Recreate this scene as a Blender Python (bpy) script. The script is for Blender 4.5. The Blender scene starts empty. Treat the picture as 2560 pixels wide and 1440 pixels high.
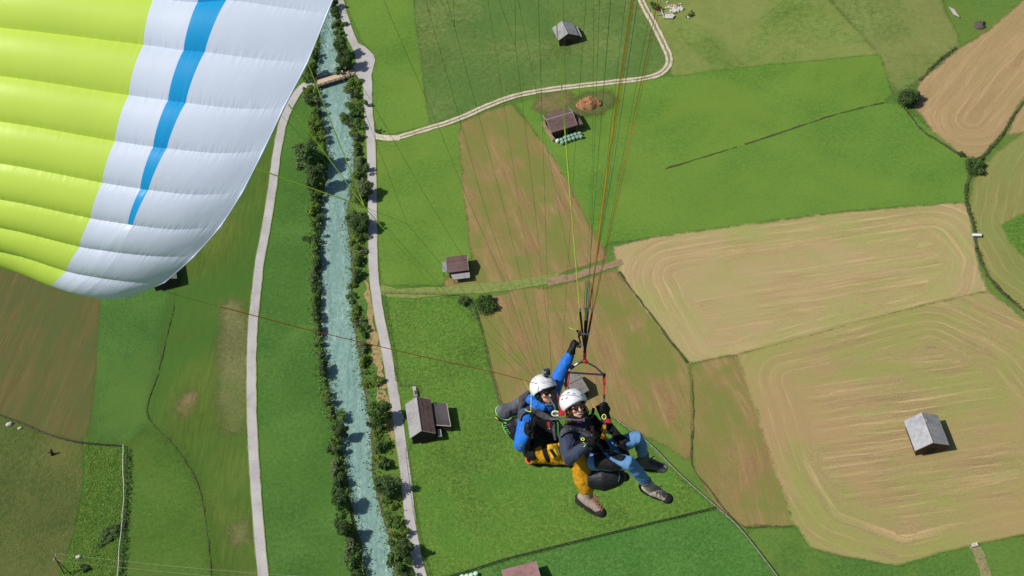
import bpy, bmesh, math, random
import numpy as np
from mathutils import Vector, Matrix, noise
from mathutils.bvhtree import BVHTree
from mathutils.geometry import delaunay_2d_cdt

random.seed(7); rng = np.random.default_rng(7)
SC = bpy.context.scene
COL = SC.collection

# ------------------------------------------------------------------ camera
F, H = 4000.0, 350.0                     # focal length in 2560-px pixels, height over the valley floor
UP = Vector((-0.115, 0.663, 0.740)).normalized()      # world up seen in camera axes
EA = (Vector((1, 0, 0)) - UP * UP.x).normalized()
NO = UP.cross(EA)
RW = Matrix((EA, NO, UP))                # camera axes -> world
cam_d = bpy.data.cameras.new('camera'); cam = bpy.data.objects.new('camera', cam_d); COL.objects.link(cam)
cam.matrix_world = Matrix.Translation((0, 0, H)) @ RW.to_4x4()
cam_d.sensor_width = 36.0; cam_d.lens = F / 2560.0 * 36.0
cam_d.clip_start = 0.1; cam_d.clip_end = 20000.0
SC.camera = cam
# ------------------------------------------------------------------ sky, sun, exposure
TOSUN = Vector((-0.62, -0.10, 0.78)).normalized()
w = bpy.data.worlds.new('World'); SC.world = w; w.use_nodes = True
nt = w.node_tree; nt.nodes.clear()
sky = nt.nodes.new('ShaderNodeTexSky'); sky.sky_type = 'NISHITA'; sky.sun_disc = False
sky.sun_elevation = math.asin(TOSUN.z); sky.sun_rotation = math.atan2(TOSUN.x, TOSUN.y)
bg = nt.nodes.new('ShaderNodeBackground'); bg.inputs[1].default_value = 0.08
wo = nt.nodes.new('ShaderNodeOutputWorld')
nt.links.new(sky.outputs[0], bg.inputs[0]); nt.links.new(bg.outputs[0], wo.inputs[0])
sl = bpy.data.lights.new('sun', 'SUN'); sl.energy = 4.5; sl.angle = math.radians(0.53); sl.color = (1.0, 0.95, 0.87)
so = bpy.data.objects.new('sun', sl); COL.objects.link(so)
so.rotation_euler = TOSUN.to_track_quat('Z', 'Y').to_euler()
so.location = (0, 0, 500)
SC.view_settings.view_transform = 'Standard'; SC.view_settings.look = 'None'
SC.view_settings.exposure = 0.08; SC.view_settings.gamma = 1.0

# ------------------------------------------------------------------ helpers
def ray(px, py):
    return RW @ Vector(((px - 1280.0) / F, (720.0 - py) / F, -1.0))
def g(px, py, z=0.0):                    # point of the photograph at height z over the ground
    r = ray(px, py); t = (z - H) / r.z
    return Vector((r.x * t, r.y * t, z))
def P(px, py, d):                        # point at distance d in front of the lens
    return ray(px, py) * d + Vector((0, 0, H))
def Q(px, py, z=0.0):                    # the flying pair: z metres nearer than 16.5 m
    return P(px, py, 16.5 - z)
CR, CU, CB = RW @ Vector((1, 0, 0)), RW @ Vector((0, 1, 0)), RW @ Vector((0, 0, 1))

def lin(c):
    c /= 255.0
    return c / 12.92 if c <= 0.04045 else ((c + 0.055) / 1.055) ** 2.4
def S(r, gg, b, k=0.8):
    return (lin(r) * k, lin(gg) * k, lin(b) * k, 1.0)

def tag(o, label=None, cat=None, group=None, kind=None):
    if label: o['label'] = label
    if cat: o['category'] = cat
    if group: o['group'] = group
    if kind: o['kind'] = kind
    return o
def wl(o):
    v = Vector((0, 0, 0))
    while o is not None:
        v += o.location; o = o.parent
    return v
def empty(name, loc, label=None, cat=None, group=None):
    o = bpy.data.objects.new(name, None); COL.objects.link(o); o.location = loc
    o.empty_display_size = 0.2
    return tag(o, label, cat, group)
def mk(name, verts, faces, mat, parent=None, smooth=False, uv=None):
    off = wl(parent) if parent is not None else Vector((0, 0, 0))
    V = np.asarray([tuple(v) for v in verts] if not isinstance(verts, np.ndarray) else verts, dtype=float) - np.array(off)
    me = bpy.data.meshes.new(name)
    me.from_pydata(V.tolist(), [], [tuple(f) for f in faces]); me.update()
    if smooth: me.shade_smooth()
    return mko(name, me, mat, parent)
def mko(name, me, mat, parent=None):
    o = bpy.data.objects.new(name, me); COL.objects.link(o)
    if mat is not None:
        me.materials.clear(); me.materials.append(mat)
    if parent is not None: o.parent = parent
    return o
class MB:                                # collects shapes, builds one mesh
    def __init__(s): s.v = []; s.f = []
    def add(s, vs, fs):
        n = len(s.v); s.v += [Vector(v) for v in vs]; s.f += [tuple(i + n for i in f) for f in fs]; return s
    def slab(s, q, th, d=Vector((0, 0, -1))):          # quad q, thickness th along d
        q = [Vector(p) for p in q]; n = len(q); b = [p + d * th for p in q]
        return s.add(q + b, [tuple(range(n)), tuple(range(2 * n - 1, n - 1, -1))] + [(i, i + n, (i + 1) % n + n, (i + 1) % n) for i in range(n)])
    def box(s, c, x, y, z):                            # centre and three half-axis vectors
        c, x, y, z = map(Vector, (c, x, y, z))
        return s.add([c - x - y - z, c + x - y - z, c + x + y - z, c - x + y - z, c - x - y + z, c + x - y + z, c + x + y + z, c - x + y + z],
                     [(3, 2, 1, 0), (4, 5, 6, 7), (0, 1, 5, 4), (1, 2, 6, 5), (2, 3, 7, 6), (3, 0, 4, 7)])
    def tube(s, pts, rad, n=8, cap=True, flat=None):   # flat=(vector, factor): squash along a direction
        pts = [Vector(p) for p in pts]
        if not hasattr(rad, '__len__'): rad = [rad] * len(pts)
        vs = []; prev = None
        for i, p in enumerate(pts):
            t = (pts[min(i + 1, len(pts) - 1)] - pts[max(i - 1, 0)])
            t = t.normalized() if t.length > 1e-9 else Vector((0, 0, 1))
            if prev is None:
                a = t.cross(Vector((0.31, 0.17, 0.93)))
                if a.length < 0.1: a = t.cross(Vector((1, 0, 0)))
                a.normalize()
            else:
                a = (prev - t * prev.dot(t)); a = a.normalized() if a.length > 1e-6 else t.orthogonal().normalized()
            prev = a; b = t.cross(a)
            for k in range(n):
                an = 2 * math.pi * k / n
                o = a * math.cos(an) * rad[i] + b * math.sin(an) * rad[i]
                if flat is not None:
                    fd = flat[0]; o = o - fd * o.dot(fd) * (1 - flat[1])
                vs.append(p + o)
        fs = [(i * n + k, i * n + (k + 1) % n, (i + 1) * n + (k + 1) % n, (i + 1) * n + k) for i in range(len(pts) - 1) for k in range(n)]
        if cap: fs += [tuple(range(n - 1, -1, -1)), tuple((len(pts) - 1) * n + k for k in range(n))]
        return s.add(vs, fs)
    def cap_tube(s, pts, rad, n=12, flat=None):        # tube with rounded ends
        pts = [Vector(p) for p in pts]
        if not hasattr(rad, '__len__'): rad = [rad] * len(pts)
        d0 = (pts[0] - pts[1]).normalized(); d1 = (pts[-1] - pts[-2]).normalized()
        pp, rr = [], []
        for a in (80, 55, 28):
            pp.append(pts[0] + d0 * rad[0] * math.sin(math.radians(a))); rr.append(rad[0] * math.cos(math.radians(a)))
        pp += pts; rr += list(rad)
        for a in (28, 55, 80):
            pp.append(pts[-1] + d1 * rad[-1] * math.sin(math.radians(a))); rr.append(rad[-1] * math.cos(math.radians(a)))
        return s.tube(pp, rr, n, True, flat)
    def ell(s, c, x, y, z, nu=14, nv=9):               # ellipsoid with half-axis vectors
        c, x, y, z = map(Vector, (c, x, y, z)); vs = [c + z]
        for i in range(1, nv):
            th = math.pi * i / nv
            for k in range(nu):
                a = 2 * math.pi * k / nu
                vs.append(c + z * math.cos(th) + (x * math.cos(a) + y * math.sin(a)) * math.sin(th))
        vs.append(c - z); fs = [(0, 1 + k, 1 + (k + 1) % nu) for k in range(nu)]
        for i in range(nv - 2):
            fs += [(1 + i * nu + k, 1 + (i + 1) * nu + k, 1 + (i + 1) * nu + (k + 1) % nu, 1 + i * nu + (k + 1) % nu) for k in range(nu)]
        L = len(vs) - 1; b = 1 + (nv - 2) * nu
        fs += [(b + k, L, b + (k + 1) % nu) for k in range(nu)]
        return s.add(vs, fs)
    def build(s, name, mat, parent=None, smooth=False):
        return mk(name, s.v, s.f, mat, parent, smooth)

def spline(pts, n):                      # Catmull-Rom through points, n samples per span
    pts = [Vector(p) for p in pts]; q = [pts[0] * 2 - pts[1]] + pts + [pts[-1] * 2 - pts[-2]]; out = []
    for i in range(1, len(q) - 2):
        for k in range(n):
            t = k / n; a, b, c, d = q[i - 1], q[i], q[i + 1], q[i + 2]
            out.append(0.5 * ((2 * b) + (c - a) * t + (2 * a - 5 * b + 4 * c - d) * t * t + (3 * b - a - 3 * c + d) * t ** 3))
    out.append(pts[-1]); return out

# ------------------------------------------------------------------ materials
def newmat(name):
    m = bpy.data.materials.new(name); m.use_nodes = True; nt = m.node_tree
    b = nt.nodes['Principled BSDF']; b.inputs['Specular IOR Level'].default_value = 0.25
    return m, nt, b
def N(nt, t, **k):
    n = nt.nodes.new(t)
    for a, v in k.items(): setattr(n, a, v)
    return n
def coords(nt, kind='pos'):
    if kind == 'pos':
        return N(nt, 'ShaderNodeNewGeometry').outputs['Position']
    return N(nt, 'ShaderNodeTexCoord').outputs['Object']
def noise_n(nt, vec, scale, detail=3.0, rough=0.55, dist=0.0):
    n = N(nt, 'ShaderNodeTexNoise'); n.inputs['Scale'].default_value = scale
    n.inputs['Detail'].default_value = detail; n.inputs['Roughness'].default_value = rough
    n.inputs['Distortion'].default_value = dist
    nt.links.new(vec, n.inputs['Vector']); return n.outputs['Fac']
def ramp(nt, fac, stops):
    r = N(nt, 'ShaderNodeValToRGB'); e = r.color_ramp.elements
    while len(e) < len(stops): e.new(0.5)
    for i, (p, c) in enumerate(stops): e[i].position = p; e[i].color = c
    nt.links.new(fac, r.inputs[0]); return r.outputs[0]
def mixc(nt, fac, a, b, mode='MIX'):
    m = N(nt, 'ShaderNodeMix', data_type='RGBA', blend_type=mode)
    for s, v in ((m.inputs[0], fac), (m.inputs[6], a), (m.inputs[7], b)):
        if hasattr(v, 'is_linked'): nt.links.new(v, s)
        elif hasattr(v, '__len__'): s.default_value = v
        else: s.default_value = v
    return m.outputs[2]
def math_n(nt, op, a, b=0.0):
    m = N(nt, 'ShaderNodeMath', operation=op)
    for s, v in ((m.inputs[0], a), (m.inputs[1], b)):
        if hasattr(v, 'is_linked'): nt.links.new(v, s)
        else: s.default_value = v
    return m.outputs[0]
def vmap(nt, vec, scale=(1, 1, 1), rot=(0, 0, 0)):
    m = N(nt, 'ShaderNodeMapping'); m.inputs['Scale'].default_value = scale; m.inputs['Rotation'].default_value = rot
    nt.links.new(vec, m.inputs[0]); return m.outputs[0]
def bump(nt, b, h, strength, dist):
    n = N(nt, 'ShaderNodeBump'); n.inputs['Strength'].default_value = strength; n.inputs['Distance'].default_value = dist
    nt.links.new(h, n.inputs['Height']); nt.links.new(n.outputs[0], b.inputs['Normal'])

def plain(name, c, rough=0.6, var=0.15, scale=8.0, metal=0.0, bmp=0.0, bscale=60.0, kind='obj', c2=None, spec=None, sheen=0.0):
    m, nt, b = newmat(name); v = coords(nt, kind)
    f = noise_n(nt, v, scale, 4.0, 0.6)
    c2 = c2 or tuple(x * (1 - var * 1.6) for x in c[:3]) + (1,)
    hi = tuple(min(1, x * (1 + var)) for x in c[:3]) + (1,)
    nt.links.new(ramp(nt, f, [(0.28, c2), (0.5, c), (0.72, hi)]), b.inputs['Base Color'])
    b.inputs['Roughness'].default_value = rough; b.inputs['Metallic'].default_value = metal
    if spec is not None: b.inputs['Specular IOR Level'].default_value = spec
    if sheen: b.inputs['Sheen Weight'].default_value = sheen
    if bmp: bump(nt, b, noise_n(nt, v, bscale, 3.0), bmp, 0.01)
    return m

def soft_rim(nt, b, v):
    '''thin out towards the edge of the sheet, so that one kind of sward grows into the next'''
    at = N(nt, 'ShaderNodeAttribute', attribute_name='rim')
    n = math_n(nt, 'ADD', math_n(nt, 'MULTIPLY', noise_n(nt, v, .6, 3.0, .6), 1.0), math_n(nt, 'MULTIPLY', noise_n(nt, v, 6.0, 3.0, .8), 3.0))
    f = math_n(nt, 'GREATER_THAN', math_n(nt, 'ADD', at.outputs['Fac'], n), 2.56)
    tr = N(nt, 'ShaderNodeBsdfTransparent'); mx = N(nt, 'ShaderNodeMixShader')
    nt.links.new(f, mx.inputs[0]); nt.links.new(b.outputs[0], mx.inputs[1]); nt.links.new(tr.outputs[0], mx.inputs[2])
    nt.links.new(mx.outputs[0], nt.nodes['Material Output'].inputs[0])
def grass(name, cd, cm, cl, patch=None, pstr=0.5, pscale=0.03, tuft=0.9, bstr=0.3, bdist=0.2, speck=None, streak=None, con=.10):
    """meadow: broad patches, tufts about a metre across, fine blades; patch = a second colour in broad areas"""
    m, nt, b = newmat(name); v = coords(nt); b.inputs['Roughness'].default_value = 0.85; b.inputs['Specular IOR Level'].default_value = 0.1
    vv = v
    if streak is not None: vv = vmap(nt, v, (1.0, 0.12, 1.0), (0, 0, streak))
    f1 = noise_n(nt, vv, tuft, 5.0, 0.65); f2 = noise_n(nt, v, 0.05, 3.0, 0.5, 0.6); f3 = noise_n(nt, v, 2.2, 5.0, 0.85)
    s = math_n(nt, 'ADD', math_n(nt, 'MULTIPLY', f1, 0.30), math_n(nt, 'ADD', math_n(nt, 'MULTIPLY', f2, 0.22), math_n(nt, 'MULTIPLY', f3, 0.48)))
    c = ramp(nt, s, [(0.5 - con, cd), (0.5, cm), (0.5 + con, cl)])
    if patch:
        pf = ramp(nt, noise_n(nt, v, pscale, 4.0, 0.6, 0.8), [(0.42, (0, 0, 0, 1)), (0.62, (pstr,) * 3 + (1,))])
        c = mixc(nt, pf, c, patch)
    if speck:
        sf = ramp(nt, noise_n(nt, v, 1.6, 2.0, 0.7), [(0.66, (0, 0, 0, 1)), (0.74, (0.7,) * 3 + (1,))])
        c = mixc(nt, sf, c, speck)
    nt.links.new(c, b.inputs['Base Color'])
    hh = math_n(nt, 'ADD', f1, math_n(nt, 'MULTIPLY', f3, 0.5))
    bump(nt, b, hh, bstr, bdist); soft_rim(nt, b, v); return m

def mown(name, cb, cl, cg, k1=0.55, k2=2.2, green=0.5, patch=None, contrast=1.0, gscale=0.035, bstr=0.35, rowk=0.28):
    """hay field cut in rows: attribute 'mow' counts metres across the rows"""
    m, nt, b = newmat(name); v = coords(nt); b.inputs['Roughness'].default_value = 0.9; b.inputs['Specular IOR Level'].default_value = 0.08
    at = N(nt, 'ShaderNodeAttribute', attribute_name='mow'); sx = N(nt, 'ShaderNodeSeparateXYZ'); nt.links.new(v, sx.inputs[0])
    def rows(k, along):
        cx = N(nt, 'ShaderNodeCombineXYZ')
        nt.links.new(math_n(nt, 'MULTIPLY', at.outputs['Fac'], k), cx.inputs[0])
        nt.links.new(math_n(nt, 'MULTIPLY', sx.outputs[0], along), cx.inputs[1])
        nt.links.new(math_n(nt, 'MULTIPLY', sx.outputs[1], along), cx.inputs[2])
        return cx.outputs[0]
    r1 = noise_n(nt, rows(k1, 0.03), 1.0, 3.0, 0.6, 0.15); r2 = noise_n(nt, rows(k2, 0.10), 1.0, 5.0, 0.8, 0.15)
    r3 = noise_n(nt, rows(k1 * 0.4, 0.03), 1.0, 3.0, 0.65, 0.4)
    wv = math_n(nt, 'SINE', math_n(nt, 'ADD', math_n(nt, 'MULTIPLY', at.outputs['Fac'], 2.1), math_n(nt, 'MULTIPLY', noise_n(nt, v, .05, 3.0, .6), 6.0)))
    big = noise_n(nt, v, gscale, 4.0, 0.6, 1.0); fine = noise_n(nt, v, 2.2, 5.0, 0.8); brk = noise_n(nt, v, .07, 3.0, .6)
    s = math_n(nt, 'ADD', math_n(nt, 'MULTIPLY', r1, 0.28), math_n(nt, 'ADD', math_n(nt, 'MULTIPLY', r2, 0.34), math_n(nt, 'MULTIPLY', fine, 0.38)))
    s = math_n(nt, 'ADD', s, math_n(nt, 'MULTIPLY', math_n(nt, 'SUBTRACT', math_n(nt, 'POWER', math_n(nt, 'MAXIMUM', wv, 0.0), 5.0), .12), math_n(nt, 'MULTIPLY', math_n(nt, 'MAXIMUM', math_n(nt, 'SUBTRACT', brk, .36), 0.0), rowk * 2.2)))
    d = 0.15 / contrast
    c = ramp(nt, s, [(0.5 - d, tuple(x * 0.72 for x in cb[:3]) + (1,)), (0.5, cb), (0.5 + d, cl)])
    gf = math_n(nt, 'ADD', math_n(nt, 'MULTIPLY', r3, 0.36), math_n(nt, 'ADD', math_n(nt, 'MULTIPLY', big, 0.34), math_n(nt, 'ADD', math_n(nt, 'MULTIPLY', r2, 0.15), math_n(nt, 'MULTIPLY', fine, 0.15))))
    c = mixc(nt, ramp(nt, gf, [(0.44, (0, 0, 0, 1)), (0.56, (green,) * 3 + (1,))]), c, mixc(nt, fine, tuple(x * .75 for x in cg[:3]) + (1,), tuple(x * 1.25 for x in cg[:3]) + (1,)))
    if patch:
        pf = ramp(nt, noise_n(nt, v, 0.022, 3.0, 0.6, 0.5), [(0.46, (0, 0, 0, 1)), (0.62, (0.7,) * 3 + (1,))])
        c = mixc(nt, pf, c, patch)
    nt.links.new(c, b.inputs['Base Color'])
    bump(nt, b, math_n(nt, 'ADD', r2, math_n(nt, 'MULTIPLY', fine, 0.6)), bstr, 0.2); soft_rim(nt, b, v); return m

# ------------------------------------------------------------------ sheets on the valley floor
def jitter(pts, amp, step=1.5, closed=True, seed=0.0):
    out = []; n = len(pts)
    for i in range(n if closed else n - 1):
        a, b = pts[i], pts[(i + 1) % n]; L = (b - a).length; k = max(1, int(L / step))
        nn = Vector((-(b - a).y, (b - a).x, 0)); nn = nn.normalized() if nn.length else nn
        for j in range(k):
            p = a.lerp(b, j / k)
            d = noise.noise(Vector((p.x * 0.25, p.y * 0.25, seed))) + 0.6 * noise.noise(Vector((p.x * 0.9, p.y * 0.9, seed + 5)))
            out.append(p + nn * d * amp)
    if not closed: out.append(pts[-1])
    return out
def inside(poly, X, Y):
    r = np.zeros(X.shape, bool); n = len(poly); j = n - 1
    for i in range(n):
        xi, yi = poly[i]; xj, yj = poly[j]
        if yi != yj:
            c = ((yi > Y) != (yj > Y)) & (X < (xj - xi) * (Y - yi) / (yj - yi) + xi); r ^= c
        j = i
    return r
def seg_dist(poly, X, Y, closed=True):
    d = np.full(X.shape, 1e9); n = len(poly)
    for i in range(n if closed else n - 1):
        ax, ay = poly[i]; bx, by = poly[(i + 1) % n]; dx, dy = bx - ax, by - ay; L = dx * dx + dy * dy + 1e-9
        t = np.clip(((X - ax) * dx + (Y - ay) * dy) / L, 0, 1)
        d = np.minimum(d, np.hypot(X - ax - t * dx, Y - ay - t * dy))
    return d
LV = [0.004]
def level():
    LV[0] += 0.004; return LV[0]
def field(name, pts, mat, z=None, amp=0.45, mow=None, step=3.0, soft=1.6):
    z = level() if z is None else z
    base = [g(*p) for p in pts]
    if soft:                                      # reach a little under the neighbour, the rim thins out again
        ar = sum(base[i - 1].x * base[i].y - base[i].x * base[i - 1].y for i in range(len(base))); sg = -1 if ar > 0 else 1; nb_ = []
        for i, p in enumerate(base):
            t1 = (p - base[i - 1]); t2 = (base[(i + 1) % len(base)] - p); t1.normalize(); t2.normalize(); t = (t1 + t2)
            t = t.normalized() if t.length > .2 else t2; nb_.append(p + Vector((-t.y, t.x, 0)) * sg * soft * .6)
        base = nb_
    w2 = jitter(base, amp, 2.0, True, z * 31)
    poly = [(p.x, p.y) for p in w2]; co = [Vector(p) for p in poly]
    if soft or mow is not None:
        step = step if mow is not None else 3.5
        xs = [p[0] for p in poly]; ys = [p[1] for p in poly]
        X, Y = np.meshgrid(np.arange(min(xs), max(xs), step), np.arange(min(ys), max(ys), step))
        X = X + (np.arange(X.shape[0])[:, None] % 2) * step * 0.5
        ok = inside(poly, X, Y); X, Y = X[ok], Y[ok]
        far = seg_dist(poly, X, Y) > step * 0.5; X, Y = X[far], Y[far]
        if soft:                                  # a ring where the thinning ends
            m_ = len(poly); ring = []; sg2 = 1 if sum(poly[i - 1][0] * poly[i][1] - poly[i][0] * poly[i - 1][1] for i in range(m_)) > 0 else -1
            for i in range(m_):
                t = Vector(poly[(i + 1) % m_]) - Vector(poly[i - 1]); t.normalize(); ring.append((poly[i][0] - t.y * sg2 * soft, poly[i][1] + t.x * sg2 * soft))
            rx = np.array([p[0] for p in ring]); ry = np.array([p[1] for p in ring]); okr = inside(poly, rx, ry) & (seg_dist(poly, rx, ry) > soft * .85)
            dg_ = seg_dist(poly, X, Y) > soft * 1.35; X = np.concatenate([X[dg_], rx[okr]]); Y = np.concatenate([Y[dg_], ry[okr]])
        co += [Vector((a, b)) for a, b in zip(X, Y)]
    v, e, f, *_ = delaunay_2d_cdt(co, [], [list(range(len(poly)))], 1, 1e-5)
    o = mk(name, [(p.x, p.y, z) for p in v], f, mat)
    if o.data.polygons and o.data.polygons[0].normal.z < 0: o.data.flip_normals()
    if mow is not None:
        X = np.array([p.x for p in v]); Y = np.array([p.y for p in v])
        kind, arg = mow
        if kind == 'dir': a = math.radians(arg); u = X * -math.sin(a) + Y * math.cos(a)
        elif kind == 'head':                       # rows along a direction inside, rounds along the headland outside
            core, (d0, d1) = arg; cw = [tuple(g(*p).xy) for p in core]; dv = (g(*d1) - g(*d0)).normalized(); ins = inside(cw, X, Y)
            u = np.where(ins, -X * dv.y + Y * dv.x + 400.0, seg_dist(cw, X, Y))
        else: u = seg_dist([tuple(g(*p).xy) for p in arg], X, Y, kind == 'poly')
        at = o.data.attributes.new('mow', 'FLOAT', 'POINT'); at.data.foreach_set('value', u.astype(np.float32))
    if soft:
        X = np.array([p.x for p in v]); Y = np.array([p.y for p in v]); rim = np.clip(1 - seg_dist(poly, X, Y) / soft, 0, 1)
        at = o.data.attributes.new('rim', 'FLOAT', 'POINT'); at.data.foreach_set('value', rim.astype(np.float32))
    return tag(o, kind='structure')
def ribbon(name, pts, width, mat, z, amp=0.0, n=6, kind='structure', world=False, smooth=True):
    c = [p if world else g(*p) for p in pts]; c = spline(c, n) if smooth else c
    L, R = [], []
    for i, p in enumerate(c):
        t = (c[min(i + 1, len(c) - 1)] - c[max(i - 1, 0)]); t.z = 0; t.normalize(); s = Vector((-t.y, t.x, 0))
        wd = width[0] + (width[1] - width[0]) * i / (len(c) - 1) if hasattr(width, '__len__') else width
        e1 = noise.noise(Vector((p.x * .4, p.y * .4, 3.3))) * amp; e2 = noise.noise(Vector((p.x * .4, p.y * .4, 9.1))) * amp
        L.append(p + s * (wd / 2 + e1)); R.append(p - s * (wd / 2 + e2))
    vs = [(q.x, q.y, z) for q in L] + [(q.x, q.y, z) for q in R]; k = len(L)
    o = mk(name, vs, [(i + 1, i, k + i, k + i + 1) for i in range(k - 1)], mat)
    if o.data.polygons[0].normal.z < 0: o.data.flip_normals()
    return tag(o, kind=kind)
# ================================================================== valley floor
G_bright = grass('meadow_bright', S(72, 108, 42), S(98, 134, 52), S(118, 152, 68), patch=S(116, 142, 56), pstr=0.6, con=.14)
G_mid = grass('meadow_mid', S(64, 98, 42), S(84, 120, 52), S(102, 136, 62), patch=S(112, 132, 56), pstr=0.55)
G_deep = grass('meadow_deep', S(54, 94, 42), S(74, 112, 50), S(92, 130, 60), patch=S(94, 124, 52), pstr=0.55, tuft=1.2, bstr=0.7)
G_wide = grass('meadow_wide', S(74, 112, 46), S(98, 134, 54), S(114, 148, 66), patch=S(114, 142, 54), pstr=0.6, pscale=.02, con=.15)
G_olive = grass('meadow_olive', S(74, 96, 46), S(106, 128, 66), S(134, 150, 84), patch=S(88, 124, 58), pstr=0.7, tuft=0.55, bstr=0.9, bdist=0.4)
G_olive2 = grass('meadow_yellowing', S(82, 104, 48), S(112, 130, 66), S(138, 150, 86), patch=S(134, 136, 80), pstr=.6, tuft=.5, bstr=.6)
G_dry = grass('meadow_dry', S(86, 110, 48), S(112, 134, 62), S(134, 150, 80), patch=S(140, 144, 82), pstr=0.75, pscale=0.025, tuft=0.5)
G_rough = grass('pasture_rough', S(68, 86, 42), S(92, 106, 52), S(112, 122, 66), patch=S(120, 116, 64), pstr=0.65, tuft=0.6, bstr=1.0, bdist=0.5)
G_past = grass('pasture_green', S(62, 98, 36), S(100, 131, 52), S(134, 162, 74), patch=S(72, 122, 42), pstr=0.6, pscale=0.05, tuft=0.9, bstr=0.8, bdist=0.35, speck=S(124, 170, 84))
G_past2 = grass('pasture_cool', S(54, 94, 38), S(84, 124, 56), S(112, 150, 78), patch=S(60, 116, 42), pstr=0.5, tuft=0.9, bstr=0.7, speck=S(120, 166, 92))
G_lush = grass('herbs_lush', S(42, 84, 30), S(64, 112, 38), S(88, 138, 50), patch=S(98, 140, 44), pstr=0.5, tuft=0.7, bstr=1.0, bdist=0.6)
G_streak = grass('meadow_streaked', S(68, 90, 32), S(88, 108, 44), S(106, 124, 56), patch=S(70, 108, 42), pstr=0.85, pscale=0.02, streak=math.radians(-4))
G_strip = grass('meadow_strip', S(56, 94, 40), S(76, 114, 48), S(96, 132, 62), patch=S(80, 120, 46), pstr=.5)
G_left = grass('meadow_left', S(58, 92, 32), S(78, 110, 42), S(96, 126, 54), patch=S(92, 114, 48), pstr=.5)
G_verge = grass('verge_dry', S(88, 94, 54), S(110, 112, 68), S(134, 132, 88), patch=S(90, 112, 52), pstr=0.7)
G_soil = grass('bare_turf', S(104, 96, 62), S(128, 112, 78), S(146, 130, 94), patch=S(96, 112, 54), pstr=.7, pscale=.2)
M_tan = mown('hay_tan', S(172, 150, 106), S(202, 180, 132), S(158, 160, 96), green=0.9, contrast=1.3, patch=S(182, 156, 120), rowk=.2)
M_tan2 = mown('hay_tan_rows', S(162, 142, 100), S(194, 172, 124), S(150, 152, 86), green=0.9, contrast=1.3, gscale=0.03, patch=S(172, 144, 104), rowk=.22)
M_brown = mown('hay_brown', S(150, 124, 84), S(172, 148, 104), S(124, 128, 66), green=1.0, contrast=1.3, k1=0.3, rowk=.1, gscale=.06)
M_pink = mown('stubble', S(170, 144, 106), S(200, 170, 128), S(160, 142, 96), green=0.6, contrast=1.1, rowk=.1)
M_brown_d = mown('hay_dark', S(106, 98, 58), S(122, 114, 72), S(88, 100, 54), green=0.85, contrast=1.1, rowk=.12)
M_pale = mown('hay_pale_green', S(140, 136, 80), S(158, 152, 94), S(128, 142, 78), green=0.6, k1=0.16)
m, nt, b = newmat('road_asphalt'); v = coords(nt)
f1 = noise_n(nt, v, 0.12, 5, .6); f2 = noise_n(nt, v, 3.0, 4, .7)
nt.links.new(ramp(nt, math_n(nt, 'ADD', math_n(nt, 'MULTIPLY', f1, .6), math_n(nt, 'MULTIPLY', f2, .4)), [(.35, S(158, 154, 152)), (.5, S(184, 180, 178)), (.65, S(198, 194, 190))]), b.inputs['Base Color'])
b.inputs['Roughness'].default_value = .9; M_road = m
M_gravel = plain('gravel', S(204, 196, 176), .95, .18, 1.5, kind='pos', bmp=.6, bscale=4, c2=S(150, 146, 104))
M_trackgrass = plain('track_grass', S(140, 134, 92), .95, .25, 1.5, kind='pos')
M_soil = plain('soil', S(150, 128, 100), .95, .2, .8, kind='pos')
M_straw = plain('dry_bank', S(164, 142, 98), .95, .25, .9, kind='pos', bmp=.5, bscale=5, c2=S(112, 118, 64))
M_bank = plain('bank_earth', S(96, 92, 66), .95, .3, .8, kind='pos', bmp=.8, bscale=3)
M_ditch = plain('ditch_mud', S(82, 86, 50), .9, .35, 1.2, kind='pos')

# river outline -------------------------------------------------------
RL = [(700, -420), (745, -220), (780, -60), (793, 60), (790, 130), (782, 190), (792, 250), (798, 320), (812, 380), (808, 440), (794, 520), (793, 600), (792, 700), (793, 780), (800, 880), (812, 960), (838, 1080), (858, 1190), (876, 1290), (892, 1360), (906, 1440), (945, 1580), (1020, 1800)]
RR = [(765, -420), (805, -220), (828, -60), (845, 60), (848, 130), (872, 190), (884, 250), (890, 340), (887, 420), (880, 480), (872, 540), (880, 600), (884, 680), (886, 780), (898, 850), (912, 950), (932, 1060), (938, 1180), (952, 1250), (978, 1340), (994, 1440), (1035, 1580), (1115, 1800)]
Lb = jitter(spline([g(*p) for p in RL], 5), .5, 2.0, False, 1.0); Rb = jitter(spline([g(*p) for p in RR], 5), .5, 2.0, False, 2.0)
Lb = [Vector((Lb[0].x - 260, 3500, 0))] + Lb + [Vector((Lb[-1].x + 120, -3500, 0))]
Rb = [Vector((Rb[0].x - 240, 3500, 0))] + Rb + [Vector((Rb[-1].x + 140, -3500, 0))]
mb = MB()
for side, chain in ((-1, Lb), (1, Rb)):
    poly = [Vector((p.x, p.y)) for p in chain] + [Vector((side * 4000, -3500)), Vector((side * 4000, 3500))]
    v, e, f, *_ = delaunay_2d_cdt(poly, [], [list(range(len(poly)))], 1, 1e-5)
    fs = [tuple(t) for t in f]
    mb.add([(p.x, p.y, 0) for p in v], fs)
gr = mb.build('ground', G_mid); tag(gr, kind='structure')
gm = bmesh.new(); gm.from_mesh(gr.data); bmesh.ops.recalc_face_normals(gm, faces=gm.faces); gm.to_mesh(gr.data); gm.free()
if gr.data.polygons[0].normal.z < 0: gr.data.flip_normals()
def offset_chain(c, d):
    o = []
    for i, p in enumerate(c):
        t = (c[min(i + 1, len(c) - 1)] - c[max(i - 1, 0)]); t.z = 0; t.normalize(); o.append(p + Vector((-t.y, t.x, 0)) * d)
    return o
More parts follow.
